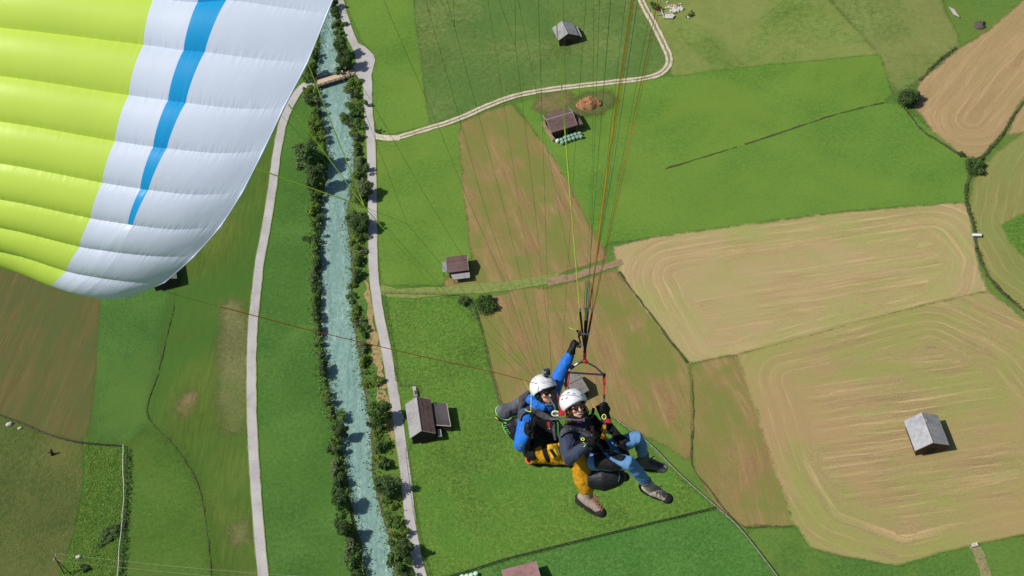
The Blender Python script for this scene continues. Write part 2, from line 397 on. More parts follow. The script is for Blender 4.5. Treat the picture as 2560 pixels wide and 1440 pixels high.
for chain, d in ((Lb, 2.0), (Rb, -2.0)):          # bank slopes down into the bed (chains run north to south)
    lo = offset_chain(chain, d); n = len(chain)
    vs = [tuple(p) for p in chain] + [(p.x, p.y, -2.4) for p in lo]
    o = mk('river_bank', vs, [(i, i + 1, n + i + 1, n + i) for i in range(n - 1)], M_bank); tag(o, kind='structure')
m, nt, b = newmat('glacier_water'); v = coords(nt)
vr = vmap(nt, v, (1, 0.55, 1), (0, 0, math.radians(8)))
n1 = noise_n(nt, vr, 1.3, 5, .6, .15); n2 = noise_n(nt, v, .05, 4, .6); n3 = noise_n(nt, vr, 3.2, 5, .75, .3)
n4 = noise_n(nt, vmap(nt, v, (1, .1, 1), (0, 0, math.radians(6))), .7, 4, .6, .3)
foam = ramp(nt, math_n(nt, 'ADD', math_n(nt, 'MULTIPLY', math_n(nt, 'SUBTRACT', math_n(nt, 'ADD', math_n(nt, 'MULTIPLY', n1, .65), math_n(nt, 'MULTIPLY', n3, .35)), .5), math_n(nt, 'MULTIPLY', n2, 2.2)), math_n(nt, 'ADD', math_n(nt, 'MULTIPLY', math_n(nt, 'SUBTRACT', n4, .5), .7), .5)), [(.30, S(114, 150, 142)), (.5, S(134, 167, 157)), (.66, S(154, 184, 174)), (.76, S(216, 232, 224))])
nt.links.new(foam, b.inputs['Base Color']); b.inputs['Roughness'].default_value = .2; b.inputs['Specular IOR Level'].default_value = .5
bump(nt, b, math_n(nt, 'ADD', n1, math_n(nt, 'MULTIPLY', n3, .4)), .7, .35); M_water = m
n = len(Lb); k = min(len(Lb), len(Rb))
cl = [(p.x, p.y, -1.1) for p in Lb] + [(p.x, p.y, -1.1) for p in Rb]
def resample(c, k):
    d = [0]
    for i in range(1, len(c)): d.append(d[-1] + (c[i] - c[i - 1]).length)
    out = []; j = 0
    for q in range(k):
        t = d[-1] * q / (k - 1)
        while j < len(c) - 2 and d[j + 1] < t: j += 1
        out.append(c[j].lerp(c[j + 1], (t - d[j]) / max(1e-6, d[j + 1] - d[j])))
    return out
rows = 300; A = resample(Lb[1:-1], rows); B = resample(Rb[1:-1], rows); vs = []; fs = []; cols = 8
A = [Lb[0]] + A + [Lb[-1]]; B = [Rb[0]] + B + [Rb[-1]]
for i in range(len(A)):
    for j in range(cols + 1):
        p = A[i].lerp(B[i], j / cols); vs.append((p.x, p.y, -1.1))
for i in range(len(A) - 1):
    for j in range(cols): q = i * (cols + 1) + j; fs.append((q, q + cols + 1, q + cols + 2, q + 1))
ro = mk('river', vs, fs, M_water)
if ro.data.polygons[0].normal.z < 0: ro.data.flip_normals()
tag(ro, kind='structure')

# fields --------------------------------------------------------------
LROAD = [(795, 203), (762, 214), (737, 243), (714, 290), (702, 330), (690, 400), (683, 455), (666, 567), (650, 650), (640, 740), (633, 800), (629, 900), (629, 1000), (632, 1100), (638, 1200), (647, 1320), (658, 1440), (672, 1560), (690, 1700)]
RROAD = [(810, -160), (828, -70), (848, 0), (874, 83), (898, 135), (916, 195), (921, 278), (926, 333), (929, 400), (931, 500), (932, 600), (934, 678), (940, 733), (950, 800), (964, 867), (983, 978), (997, 1067), (1016, 1200), (1024, 1289), (1038, 1378), (1053, 1440), (1075, 1520), (1115, 1680)]
field('meadow', [(-500, -200), (700, -300), (770, 60), (705, 300), (640, 640), (620, 900), (650, 1500), (-500, 1700)], G_streak)
field('meadow', [(708, 300), (740, 250), (770, 235), (790, 300), (790, 500), (790, 800), (810, 960), (850, 1190), (895, 1440), (930, 1600), (690, 1600), (660, 1440), (640, 1200), (632, 950), (640, 760), (662, 620), (688, 440)], G_strip)
field('meadow', [(230, 690), (425, 712), (410, 800), (368, 1000), (370, 1055), (330, 1110), (235, 1100), (225, 1060), (238, 880), (248, 740)], G_deep, soft=5)
field('mown_field', [(-450, 560), (150, 650), (250, 738), (238, 900), (228, 1050), (205, 1104), (100, 1080), (0, 1037), (-450, 960)], M_brown_d, mow=('dir', 82))
field('meadow', [(316, 1120), (372, 1070), (430, 1110), (480, 1190), (515, 1290), (530, 1440), (540, 1600), (300, 1600), (312, 1300)], G_left, soft=6)
field('meadow', [(560, 760), (600, 740), (622, 830), (618, 1000), (620, 1090), (600, 1075), (612, 1250), (618, 1440), (622, 1560), (600, 1560), (590, 1400), (585, 1250), (572, 1080), (548, 1000), (552, 850)], G_verge, amp=1.2, soft=5)
field('bare_patch', [(486, 965), (492, 990), (478, 1020), (452, 1050), (438, 1085), (428, 1080), (440, 1040), (460, 990)], G_soil, amp=.9, soft=4.0)
field('bare_patch', [(1340, 243), (1400, 232), (1432, 232), (1428, 258), (1400, 272), (1358, 287), (1345, 270)], G_soil, z=.145, amp=.9, soft=4.0)
field('bare_patch', [(1425, 248), (1470, 236), (1524, 232), (1545, 252), (1500, 285), (1440, 286)], G_verge, z=.148, amp=.9, soft=4.0)
field('pasture', [(-450, 970), (0, 1040), (100, 1082), (206, 1108), (210, 1200), (190, 1320), (150, 1440), (130, 1600), (-450, 1700)], G_rough)
field('herb_strip', [(205, 1108), (310, 1118), (314, 1200), (304, 1330), (298, 1440), (290, 1600), (125, 1600), (150, 1440), (190, 1330), (214, 1200)], G_lush)
# east side
field('meadow', [(850, -80), (1028, -80), (1034, 0), (1042, 70), (1056, 160), (1062, 230), (1076, 312), (950, 342), (936, 300), (930, 190), (938, 145), (905, 100), (870, 20)], G_bright)
field('meadow', [(1028, -80), (1590, -80), (1612, 0), (1645, 70), (1668, 125), (1660, 175), (1620, 195), (1450, 214), (1290, 240), (1200, 275), (1076, 312), (1062, 230), (1056, 160), (1042, 70)], G_olive)
field('meadow', [(1590, -80), (2000, -80), (2200, 138), (1900, 165), (1680, 195), (1670, 120), (1612, 0)], G_dry)
field('meadow', [(2000, -80), (2350, -80), (2360, 20), (2400, 95), (2390, 125), (2290, 208), (2240, 240), (2215, 200), (2200, 138)], G_olive2, soft=4)
field('meadow', [(2350, -120), (2700, -120), (2560, 0), (2480, 70), (2400, 120), (2396, 85), (2362, 20)], G_mid)
field('meadow', [(942, 354), (1060, 330), (1158, 302), (1150, 350), (1160, 470), (1172, 580), (1180, 645), (1112, 700), (1110, 716), (958, 712), (945, 640), (940, 500)], G_bright)
field('meadow', [(1285, 258), (1450, 218), (1640, 196), (1900, 165), (2200, 137), (2230, 235), (2210, 257), (2250, 262), (2300, 300), (2420, 400), (2418, 505), (2130, 525), (1530, 606), (1500, 620), (1440, 500), (1385, 400), (1330, 320)], G_bright)
field('meadow', [(1662, 424), (1850, 368), (2210, 258), (2262, 272), (2320, 322), (2420, 402), (2416, 505), (2130, 525), (1700, 580)], G_wide, amp=.2)
field('mown_field', [(1155, 306), (1220, 280), (1282, 260), (1330, 322), (1385, 402), (1440, 502), (1500, 615), (1518, 648), (1370, 692), (1290, 706), (1180, 712), (1110, 716), (1112, 702), (1181, 648), (1172, 580), (1160, 470), (1150, 345)], M_brown, mow=('line', [(1310, 180), (1600, 760)]), step=3)
field('mown_field', [(1190, 752), (1300, 722), (1380, 722), (1540, 676), (1610, 760), (1720, 908), (1727, 960), (1732, 1160), (1660, 1110), (1560, 1064), (1500, 1030), (1250, 1012), (1215, 880)], M_brown, mow=('line', [(1500, 560), (1760, 1240)]), step=3)
field('mown_field', [(1535, 616), (1700, 585), (2130, 530), (2412, 507), (2428, 560), (2440, 650), (2468, 728), (2300, 765), (1900, 872), (1722, 908), (1610, 765), (1548, 680)], M_tan, mow=('head', ([(1700, 690), (2330, 598), (2366, 650), (2356, 706), (1790, 850)], ((1700, 700), (2330, 605)))), step=2.5)
field('mown_field', [(1725, 912), (1850, 886), (1900, 1040), (1990, 1316), (1860, 1314), (1790, 1262), (1734, 1165), (1730, 960)], M_brown, mow=('line', [(1500, 560), (1790, 1050), (1900, 1500)]), step=3)
field('mown_field', [(1842, 886), (2300, 766), (2470, 728), (2560, 800), (2760, 960), (2760, 1300), (2440, 1360), (2240, 1416), (2100, 1390), (2020, 1370), (1985, 1310), (1900, 1050)], M_tan2, mow=('head', ([(1975, 945), (2330, 860), (2470, 930), (2560, 1050), (2570, 1250), (2260, 1320), (2110, 1270), (2040, 1150)], ((1980, 1095), (2220, 1062)))), step=2.5)
field('mown_field', [(2700, -150), (2560, 2), (2480, 72), (2390, 132), (2300, 208), (2284, 262), (2335, 328), (2400, 384), (2446, 396), (2500, 338), (2560, 235), (2700, 60)], M_pink, mow=('line', [(2720, -30), (2520, 180), (2430, 300)]), step=3)
field('mown_field', [(2700, 120), (2562, 250), (2510, 345), (2560, 330), (2700, 280)], M_pink, mow=('line', [(2440, 420), (2700, 60)]), step=4)
field('mown_field', [(2700, 285), (2560, 332), (2480, 392), (2432, 455), (2424, 520), (2442, 620), (2490, 715), (2560, 785), (2760, 930)], M_pale, mow=('poly', [(2660, 300), (2575, 440), (2555, 560), (2600, 640), (2760, 760)]), step=3)
field('meadow', [(2500, 560), (2700, 480), (2700, 700), (2560, 640)], G_past, amp=2)
field('pasture', [(960, 736), (1080, 738), (1186, 752), (1215, 880), (1248, 1012), (1500, 1030), (1562, 1070), (1660, 1160), (1790, 1272), (1500, 1342), (1252, 1408), (1075, 1450), (1040, 1340), (1022, 1200), (1010, 1080), (985, 900)], G_past)
field('pasture', [(1073, 1452), (1252, 1410), (1500, 1344), (1790, 1274), (1850, 1325), (1945, 1445), (2060, 1600), (1120, 1620)], G_past2)
field('meadow', [(1852, 1320), (1990, 1318), (2025, 1372), (2100, 1392), (2240, 1418), (2440, 1362), (2760, 1300), (2760, 1650), (2070, 1600), (1948, 1442)], G_mid)
# tracks and roads ----------------------------------------------------
M_gtrack = plain('grass_track', S(130, 140, 74), .95, .2, .7, kind='pos', c2=S(98, 126, 56))
ribbon('path', [(948, 722), (1000, 734), (1130, 726), (1280, 714), (1400, 695)], 3.6, M_gtrack, 0.150, .6)
ribbon('path', [(1368, 706), (1440, 690), (1500, 672), (1556, 655)], (3.2, 2.2), M_soil, 0.160, .6)
ribbon('path', [(2434, 1362), (2452, 1400), (2475, 1470)], 2.6, M_trackgrass, 0.150, .3)
TRK = [(932, 338), (952, 344), (988, 345), (1060, 325), (1140, 300), (1220, 265), (1280, 243), (1350, 228), (1450, 215), (1540, 205), (1600, 198), (1645, 187), (1668, 168), (1672, 142), (1658, 108), (1633, 58), (1602, 0), (1575, -60), (1540, -140)]
ribbon('track', TRK, 2.7, M_trackgrass, 0.170, .35)
tc = spline([g(*p) for p in TRK], 6)
for d in (-.72, .72):
    ribbon('track', offset_chain(tc, d), .74, M_gravel, .174 + d * .002, .28, world=True, smooth=False)
ribbon('track', [(926, 336), (955, 345), (1000, 346)], (3.0, 2.2), M_gravel, 0.180, .3)
ribbon('road_verge', LROAD, 3.15, M_gtrack, 0.190, .3)
ribbon('road_verge', RROAD, 3.1, M_gtrack, 0.194, .3)
ribbon('road', LROAD, 2.65, M_road, 0.200, .08)
ribbon('road', RROAD, 2.7, M_road, 0.204, .08)
field('road', [(868, 88), (893, 108), (912, 118), (934, 138), (939, 152), (934, 168), (929, 188), (931, 230), (912, 232), (905, 205), (893, 192), (878, 188), (874, 176), (890, 160), (888, 130)], M_road, z=.208, amp=.25, soft=0)
ribbon('path', [(915, 700), (925, 770), (932, 830), (945, 900), (952, 960), (965, 1010)], (1.4, 3.4), M_straw, 0.150, 1.6)
ribbon('path', [(962, 1010), (985, 1100)], (3.2, 1.5), M_straw, 0.150, 1.4)
# ditches -------------------------------------------------------------
DITCH = [[(440, 725), (432, 780), (412, 860), (395, 935), (372, 1000), (368, 1038), (395, 1075), (435, 1115), (470, 1165), (495, 1215), (510, 1280), (522, 1360), (528, 1440), (534, 1560)],
         [(1662, 423), (1842, 368)], [(1862, 362), (2080, 290), (2210, 257)],
         [(2700, 120), (2560, 258), (2500, 345), (2450, 402), (2420, 455), (2416, 505), (2436, 570), (2442, 620), (2470, 690), (2520, 745), (2600, 810)],
         [(2390, 120), (2340, 160), (2300, 203)], [(2262, 272), (2310, 330), (2400, 388)],
         [(1732, 950), (1733, 1060), (1730, 1160), (1770, 1220), (1850, 1312), (1920, 1316), (1990, 1315)],
         [(1548, 680), (1610, 765), (1718, 908)]]
DW = [.3, .4, .4, .9, 1.0, .7, .4, .6]
for d, wd in zip(DITCH, DW): ribbon('ditch', d, wd, M_ditch, 0.210, .5, n=10)
# ================================================================== trees and bushes
def leafmat(name, c1, c2, c3):
    m, nt, b = newmat(name); v = coords(nt)
    oi = N(nt, 'ShaderNodeObjectInfo')
    f = noise_n(nt, v, .55, 3, .6); f2 = noise_n(nt, v, 3.0, 2, .6)
    s = math_n(nt, 'ADD', math_n(nt, 'MULTIPLY', f, .55), math_n(nt, 'ADD', math_n(nt, 'MULTIPLY', f2, .35), math_n(nt, 'MULTIPLY', oi.outputs['Random'], .1)))
    c = ramp(nt, s, [(.38, c1), (.52, c2), (.66, c3)])
    nt.links.new(c, b.inputs['Base Color']); b.inputs['Roughness'].default_value = .6
    tr = N(nt, 'ShaderNodeBsdfTranslucent'); nt.links.new(c, tr.inputs[0]); mx = N(nt, 'ShaderNodeMixShader'); mx.inputs[0].default_value = .3
    nt.links.new(b.outputs[0], mx.inputs[1]); nt.links.new(tr.outputs[0], mx.inputs[2])
    nt.links.new(mx.outputs[0], nt.nodes['Material Output'].inputs[0]); return m
LEAF = {'dark green': leafmat('leaf_dark', S(60, 86, 46), S(90, 116, 62), S(120, 146, 84)),
        'mid green': leafmat('leaf_mid', S(70, 100, 46), S(100, 134, 62), S(130, 160, 82)),
        'yellowish green': leafmat('leaf_yellow', S(92, 120, 46), S(124, 150, 60), S(150, 174, 80)),
        'grey green': leafmat('leaf_grey', S(84, 102, 66), S(114, 130, 86), S(138, 150, 108))}
M_bark = plain('bark', S(86, 72, 58), .9, .3, 6)
def leaves(lobes, n, size, seed, up=.35):
    """leaf sprays spread through the volume of several lobes (centre, radii)"""
    r = np.random.default_rng(seed); vol = np.array([l[1][0] * l[1][1] * l[1][2] for l in lobes]) ** .67; vol /= vol.sum()
    idx = r.choice(len(lobes), n, p=vol)
    d = r.normal(size=(n, 3)); d /= np.linalg.norm(d, axis=1)[:, None]
    rad = r.uniform(.35, 1.0, n) ** .45 * (1 + .12 * r.normal(size=n))
    C = np.array([l[0] for l in lobes])[idx]; Rr = np.array([l[1] for l in lobes])[idx]
    p = C + d * Rr * rad[:, None]; ok = p[:, 2] > .1; p, d = p[ok], d[ok]; n = len(p)
    nn = d * .8 + r.normal(size=(n, 3)) * .55 + np.array([0, 0, up]); nn /= np.linalg.norm(nn, axis=1)[:, None]
    a = np.cross(nn, r.normal(size=(n, 3))); a /= np.linalg.norm(a, axis=1)[:, None]; b = np.cross(nn, a)
    s = size * r.uniform(.5, 1.35, n)[:, None]; e = r.uniform(.4, .8, n)[:, None]
    V = np.stack([p - a * s, p - b * s * e - nn * s * .25, p + a * s, p + b * s * e - nn * s * .25], 1).reshape(-1, 3)
    me = bpy.data.meshes.new('crown'); me.from_pydata(V.tolist(), [], np.arange(4 * n).reshape(-1, 4).tolist()); me.update()
    return me
def make_lobes(kind, seed):
    r = random.Random(seed); L = []
    if kind == 'tree':                    # about 8 m across, 9 m tall
        L.append(((0, 0, 5.0), (2.6, 2.6, 2.8)))
        for i in range(11):
            a = r.uniform(0, 6.28); q = r.uniform(1.0, 3.4); L.append(((q * math.cos(a), q * math.sin(a), r.uniform(2.6, 7.2)), (r.uniform(.7, 1.6),) * 2 + (r.uniform(.8, 1.4),)))
    elif kind == 'bush':                  # about 4 m across, 3 m tall
        for i in range(10):
            a = r.uniform(0, 6.28); q = r.uniform(.1, 1.9); L.append(((q * math.cos(a), q * math.sin(a) * 1.25, r.uniform(.7, 2.4)), (r.uniform(.4, 1.0),) * 2 + (r.uniform(.45, .9),)))
    elif kind == 'dome':                  # dense clipped-looking dome
        L.append(((0, 0, .9), (1.6, 1.6, 1.4)))
        for i in range(9):
            a = r.uniform(0, 6.28); q = r.uniform(1.0, 1.7); L.append(((q * math.cos(a), q * math.sin(a), r.uniform(.5, 1.9)), (r.uniform(.4, .8),) * 3))
    else:                                 # long willow thicket
        for i in range(10):
            y = r.uniform(-2.2, 2.2); L.append(((r.uniform(-.7, .7), y, r.uniform(.8, 2.6)), (r.uniform(.6, 1.0), r.uniform(.7, 1.1), r.uniform(.6, 1.0))))
    return L
PROTO = {}
for kind, n, size, num in (('tree', 3400, .30, 4), ('bush', 1300, .21, 5), ('thicket', 1700, .22, 3), ('dome', 3000, .15, 2)):
    for i in range(num):
        L = make_lobes(kind, 40 + i * 7 + len(kind)); cm = leaves(L, n, size, 11 + i)
        tb = MB(); r = random.Random(i); tr = .22 if kind == 'tree' else .07
        if kind == 'tree':
            tb.tube([(0, 0, -.3), (.05, 0, 1.5), (.1, .1, 3.5), (0, .1, 6.5)], [tr * 1.3, tr, tr * .8, tr * .25], 8)
            for l in L[1:8]: c = Vector(l[0]); tb.tube([(.08, .05, max(1.6, c.z - 2.2)), c * .55 + Vector((0, 0, c.z * .33)), c], [tr * .5, tr * .3, tr * .12], 6)
        else:
            for l in L[(1 if kind == 'dome' else 0):6]: c = Vector(l[0]); tb.tube([(0, 0, -1.0), (c.x * .3, c.y * .3, .2), c * .7, c], [tr, tr, tr * .7, tr * .3], 5)
        tm = bpy.data.meshes.new('trunk'); tm.from_pydata([tuple(v) for v in tb.v], [], tb.f); tm.update()
        bq = bmesh.new(); bq.from_mesh(tm); bmesh.ops.remove_doubles(bq, verts=bq.verts, dist=.004); bq.to_mesh(tm); bq.free(); tm.materials.append(M_bark)
        PROTO.setdefault(kind, []).append((cm, tm))
CM = {}
def plant(name, kind, px, py, rpx, col, label, cat, group=None, squash=1.0, zb=0.0):
    mpp = 1.0 / (F / (H / -ray(px, py).z))     # metres per photo pixel there
    rad = rpx * mpp * (random.uniform(.78, 1.2) if group and kind != 'tree' else 1.0); base = {'tree': 3.7, 'bush': 2.0, 'thicket': 2.0, 'dome': 1.65}[kind]; s = rad / base
    zc = {'tree': 5.0, 'bush': 1.5, 'thicket': 1.6, 'dome': 1.2}[kind] * s * squash
    p = g(px, py, zc + zb); o = empty(name, (p.x, p.y, zb), label, cat, group)
    i = random.randrange(len(PROTO[kind])); cm, tm = PROTO[kind][i]
    key = (kind, i, col)
    if key not in CM:
        c = cm.copy(); c.materials.clear(); c.materials.append(LEAF[col]); CM[key] = c
    c = bpy.data.objects.new('crown', CM[key]); t = bpy.data.objects.new('trunk', tm)
    for x in (c, t): COL.objects.link(x); x.parent = o
    o.scale = (s * random.uniform(.82, 1.12), s * random.uniform(.9, 1.3) if kind != 'tree' else s * random.uniform(.9, 1.12), s * squash * random.uniform(.8, 1.15))
    o.rotation_euler = (0, 0, random.uniform(0, 6.28) if kind != 'thicket' else random.uniform(-.35, .35))
    return o
ORD = ['first', 'second', 'third', 'fourth', 'fifth', 'sixth', 'seventh', 'eighth', 'ninth', 'tenth', 'eleventh', 'twelfth', 'thirteenth', 'fourteenth', 'fifteenth', 'sixteenth', 'seventeenth', 'eighteenth', 'nineteenth', 'twentieth'] + ['twenty-' + x for x in ('first', 'second', 'third', 'fourth', 'fifth', 'sixth', 'seventh', 'eighth', 'ninth')] + ['thirtieth'] + ['thirty-' + x for x in ('first', 'second', 'third', 'fourth', 'fifth', 'sixth', 'seventh', 'eighth', 'ninth')]
D, Mg, Y, Gy = 'dark green', 'mid green', 'yellowish green', 'grey green'
LEFT = [(778, 226, 20, Y, 'bush'), (785, 250, 20, Gy, 'bush'), (790, 278, 18, Mg, 'bush'), (784, 305, 20, Y, 'bush'), (797, 322, 16, D, 'bush'), (788, 340, 24, Y, 'bush'), (766, 384, 40, D, 'tree'), (794, 392, 26, Mg, 'bush'), (788, 440, 30, D, 'tree'), (780, 470, 20, Gy, 'bush'), (788, 492, 20, Mg, 'bush'),
        (782, 522, 18, Y, 'bush'), (792, 540, 13, D, 'bush'), (785, 560, 15, Mg, 'bush'), (782, 590, 18, D, 'bush'), (786, 622, 16, Mg, 'thicket'), (790, 655, 16, D, 'thicket'), (783, 690, 16, Gy, 'thicket'), (787, 722, 16, D, 'bush'), (787, 757, 15, Mg, 'thicket'), (791, 790, 15, D, 'thicket'),
        (795, 825, 15, D, 'thicket'), (797, 858, 16, Mg, 'bush'), (802, 890, 16, Gy, 'thicket'), (808, 925, 17, D, 'thicket'), (817, 985, 13, Y, 'bush'), (822, 1003, 20, D, 'bush'), (835, 1040, 21, Mg, 'bush'), (850, 1076, 22, D, 'tree'), (838, 1098, 16, Y, 'bush'), (832, 1128, 18, D, 'bush'), (836, 1165, 22, Gy, 'thicket'),
        (844, 1208, 22, D, 'thicket'), (852, 1252, 26, D, 'tree'), (846, 1285, 16, Mg, 'bush'), (860, 1322, 26, D, 'tree'), (874, 1368, 22, Gy, 'thicket'), (882, 1400, 22, Mg, 'bush'), (895, 1434, 20, D, 'bush')]
RIGHT = [(888, 212, 15, Y, 'bush'), (882, 236, 18, Gy, 'bush'), (892, 262, 18, Mg, 'bush'), (862, 222, 10, Y, 'bush'), (882, 288, 18, D, 'bush'), (864, 300, 16, D, 'bush'), (896, 312, 16, Mg, 'bush'), (880, 330, 13, Y, 'bush'), (894, 342, 18, Gy, 'bush'), (893, 372, 16, Mg, 'thicket'), (900, 405, 15, Gy, 'thicket'), (902, 436, 17, D, 'bush'), (908, 466, 27, Gy, 'tree'),
         (898, 498, 20, D, 'bush'), (888, 546, 30, D, 'tree'), (908, 560, 22, D, 'tree'), (898, 588, 17, Mg, 'bush'), (890, 612, 16, Y, 'bush'), (908, 628, 15, Gy, 'bush'), (895, 655, 16, Mg, 'thicket'), (892, 688, 16, D, 'thicket'), (884, 714, 13, Y, 'bush'), (880, 748, 15, Mg, 'bush'), (888, 780, 17, Y, 'thicket'), (900, 806, 15, Gy, 'bush'), (912, 832, 17, Mg, 'bush'), (904, 868, 17, Gy, 'thicket'),
         (908, 905, 17, Y, 'thicket'), (914, 930, 13, Mg, 'bush'), (927, 957, 16, Y, 'bush'), (944, 1032, 30, Mg, 'tree'), (938, 1062, 18, D, 'bush'), (942, 1085, 12, Y, 'bush'), (953, 1112, 22, Mg, 'bush'), (950, 1146, 18, Y, 'bush'), (962, 1162, 22, D, 'bush'), (968, 1204, 32, D, 'tree'), (968, 1250, 18, Mg, 'bush'), (984, 1264, 18, Y, 'bush')]
RIGHT2 = [(976, 1302, 18, Mg, 'bush'), (998, 1336, 17, Y, 'bush'), (1004, 1374, 30, D, 'tree'), (994, 1412, 20, Mg, 'bush'), (1016, 1430, 18, D, 'bush')]
for side, lst in (('west', LEFT), ('east', RIGHT)):
    for i, (x, y, r, c, kd) in enumerate(lst):
        word = {'tree': 'riverside tree', 'bush': 'bush', 'thicket': 'willow thicket'}[kd]
        plant({'tree': 'riverside_tree', 'bush': 'bush', 'thicket': 'willow_thicket'}[kd], kd, x, y, r, c,
              f'{c} {word} on the {"left" if side == "west" else "right"} river bank, {ORD[i]} plant below the bridge', 'tree' if kd == 'tree' else 'bush', f'plants on the {"left" if side == "west" else "right"} river bank', zb=-.6 if kd != 'tree' else 0)
for i, (x, y, r, c, kd) in enumerate(RIGHT2[::-1]):
    plant('riverside_tree' if kd == 'tree' else 'bush', kd, x, y, r, c, f'{c} {"tree" if kd == "tree" else "bush"} between river and road, {ORD[i]} from the bottom edge of the picture', 'tree' if kd == 'tree' else 'bush', 'plants low on the right river bank')
for i, (x, y, r, c, kd) in enumerate([(850, 172, 20, D, 'bush'), (862, 148, 25, D, 'tree'), (853, 118, 24, D, 'tree'), (848, 88, 18, Mg, 'bush'), (846, 62, 16, Mg, 'bush'), (838, 35, 16, D, 'bush'), (828, 8, 16, D, 'tree')]):
    plant('riverside_tree' if kd == 'tree' else 'bush', kd, x, y, r, c, f'{c} {"tree" if kd == "tree" else "bush"} between river and road, {ORD[i]} above the bridge', 'tree' if kd == 'tree' else 'bush', 'plants above the bridge')
for i, (x, y, r, c, kd) in enumerate([(768, 192, 19, Mg, 'bush'), (781, 168, 18, D, 'tree'), (786, 140, 15, D, 'bush')]):
    plant('riverside_tree' if kd == 'tree' else 'bush', kd, x, y, r, c, f'{c} {"tree" if kd == "tree" else "bush"} beside the white wing edge, {ORD[i]} above the bridge on the left bank', 'tree' if kd == 'tree' else 'bush', 'plants above the bridge')
plant('round_bush', 'dome', 1216, 764, 24, Mg, 'large round green bush beside the grass track', 'bush', squash=.7)
plant('hedge_bush', 'dome', 1157, 750, 12, D, 'small dark bush at the pasture fence corner beside the round bush', 'bush')
plant('field_tree', 'dome', 2270, 241, 26, D, 'lone dark round tree at the corner of the pale ploughed field', 'tree')
plant('ditch_tree', 'dome', 2437, 418, 19, D, 'dark tree where the ditches meet at the right', 'tree')
plant('ditch_bush', 'bush', 2403, 384, 8, D, 'tiny dark bush on the ditch below the pale field', 'bush')
plant('ditch_bush', 'bush', 2452, 396, 8, Mg, 'tiny bush beside the dark tree where the ditches meet', 'bush')
plant('garden_bush', 'bush', 1640, 16, 13, D, 'dark bush at the left end of the stone rubble', 'bush')
plant('garden_bush', 'bush', 1725, 34, 7, D, 'little dark bush at the right end of the stone rubble', 'bush')
plant('herb_bush', 'bush', 270, 1330, 26, D, 'low dark bush among the lush herbs at the pale rail fence', 'bush', squash=.45)
plant('herb_bush', 'bush', 208, 1418, 13, D, 'dark bush below the wooden power pole', 'bush')
plant('track_bush', 'bush', 946, 326, 8, D, 'small dark bush where the gravel track leaves the road', 'bush')
# low growth nobody could count: verge herbs, hedge rows along ditches, river-bank undergrowth
def scatter(name, label, pts, size, mat, cat, up=.6):
    r = rng; pts = np.array(pts); n = len(pts)
    nn = r.normal(size=(n, 3)) * .5 + np.array([0, 0, up]); nn /= np.linalg.norm(nn, axis=1)[:, None]
    a = np.cross(nn, r.normal(size=(n, 3))); a /= np.linalg.norm(a, axis=1)[:, None]; b = np.cross(nn, a); s = size * r.uniform(.5, 1.4, n)[:, None]
    V = np.stack([pts - a * s, pts - b * s * .6, pts + a * s, pts + b * s * .6], 1).reshape(-1, 3)
    o = mk(name, V, np.arange(4 * n).reshape(-1, 4).tolist(), mat)
    return tag(o, label, cat, kind='stuff')
def along(px, dens, half, h0, h1, thick=None):
    c = spline([g(*p) for p in px], 8); out = []
    for i in range(len(c) - 1):
        L = (c[i + 1] - c[i]).length; t = (c[i + 1] - c[i]).normalized(); s = Vector((-t.y, t.x, 0))
        for _ in range(int(L * dens + random.random())):
            p = c[i].lerp(c[i + 1], random.random())
            gap = noise.noise(Vector((p.x * .12, p.y * .12, 2.0)))
            if thick and gap < -thick: continue
            q = random.gauss(0, .45) * half
            out.append(tuple(p + s * q + Vector((0, 0, h0 + (h1 - h0) * random.random() * (1 + gap)))))
    return out
pts = []
for d, wd in zip(DITCH, DW): pts += along(d, 2.5, wd * .7, .2, .36, .2)
scatter('ditch_growth', 'dark grass and herbs growing along the field ditches', pts, .15, LEAF[Mg], 'herbs')
pts = along(DITCH[3], 9, .7, .2, .8, .1) + along(DITCH[4], 13, .8, .2, .9, .1) + along(DITCH[5], 3, .5, .2, .4, .0)
scatter('stream_growth', 'dense dark growth along the stream at the right', pts, .22, LEAF[D], 'herbs')
pts = along(RL[2:-1], 20, 2.4, -.9, 1.0) + along(RR[2:-1], 18, 2.6, -.9, .9)
scatter('bank_growth', 'grass and nettles covering both river banks', pts, .3, LEAF[Mg], 'herbs')
pts = along([(808, 300), (800, 420), (786, 560), (784, 760), (800, 920), (840, 1130), (880, 1370), (905, 1460)], 10, 2.5, .1, 1.0, .2) + along([(895, 250), (905, 430), (902, 600), (905, 720), (918, 880), (955, 1010), (985, 1200), (1020, 1400)], 9, 2.0, .1, .9, .15)
scatter('bank_undergrowth', 'yellowish undergrowth between river trees and meadows', pts, .26, LEAF[Y], 'herbs')
px0 = [(210, 1112), (310, 1120), (312, 1210), (302, 1330), (298, 1440), (155, 1440), (190, 1330), (214, 1200)]
pl = [tuple(g(*p).xy) for p in px0]; X = rng.uniform(min(p[0] for p in pl), max(p[0] for p in pl), 26000); Yy = rng.uniform(min(p[1] for p in pl), max(p[1] for p in pl), 26000)
ok = inside(pl, X, Yy); hh = np.array([max(0, .5 + noise.noise(Vector((x * .22, y * .22, 1)))) for x, y in zip(X[ok], Yy[ok])])
scatter('lush_herbs', 'tall lush herbs filling the fenced strip at the lower left', np.stack([X[ok], Yy[ok], .15 + hh * rng.uniform(.05, .3, ok.sum())], 1)[::2], .17, LEAF[Y], 'herbs', 2.0)
pts = along([(320, 1125), (318, 1240), (312, 1340), (306, 1440), (302, 1500)], 22, 1.0, .2, 1.3, .35)
scatter('hedge_growth', 'dark broken hedge beside the pale rail fence', pts, .24, LEAF[D], 'hedge')
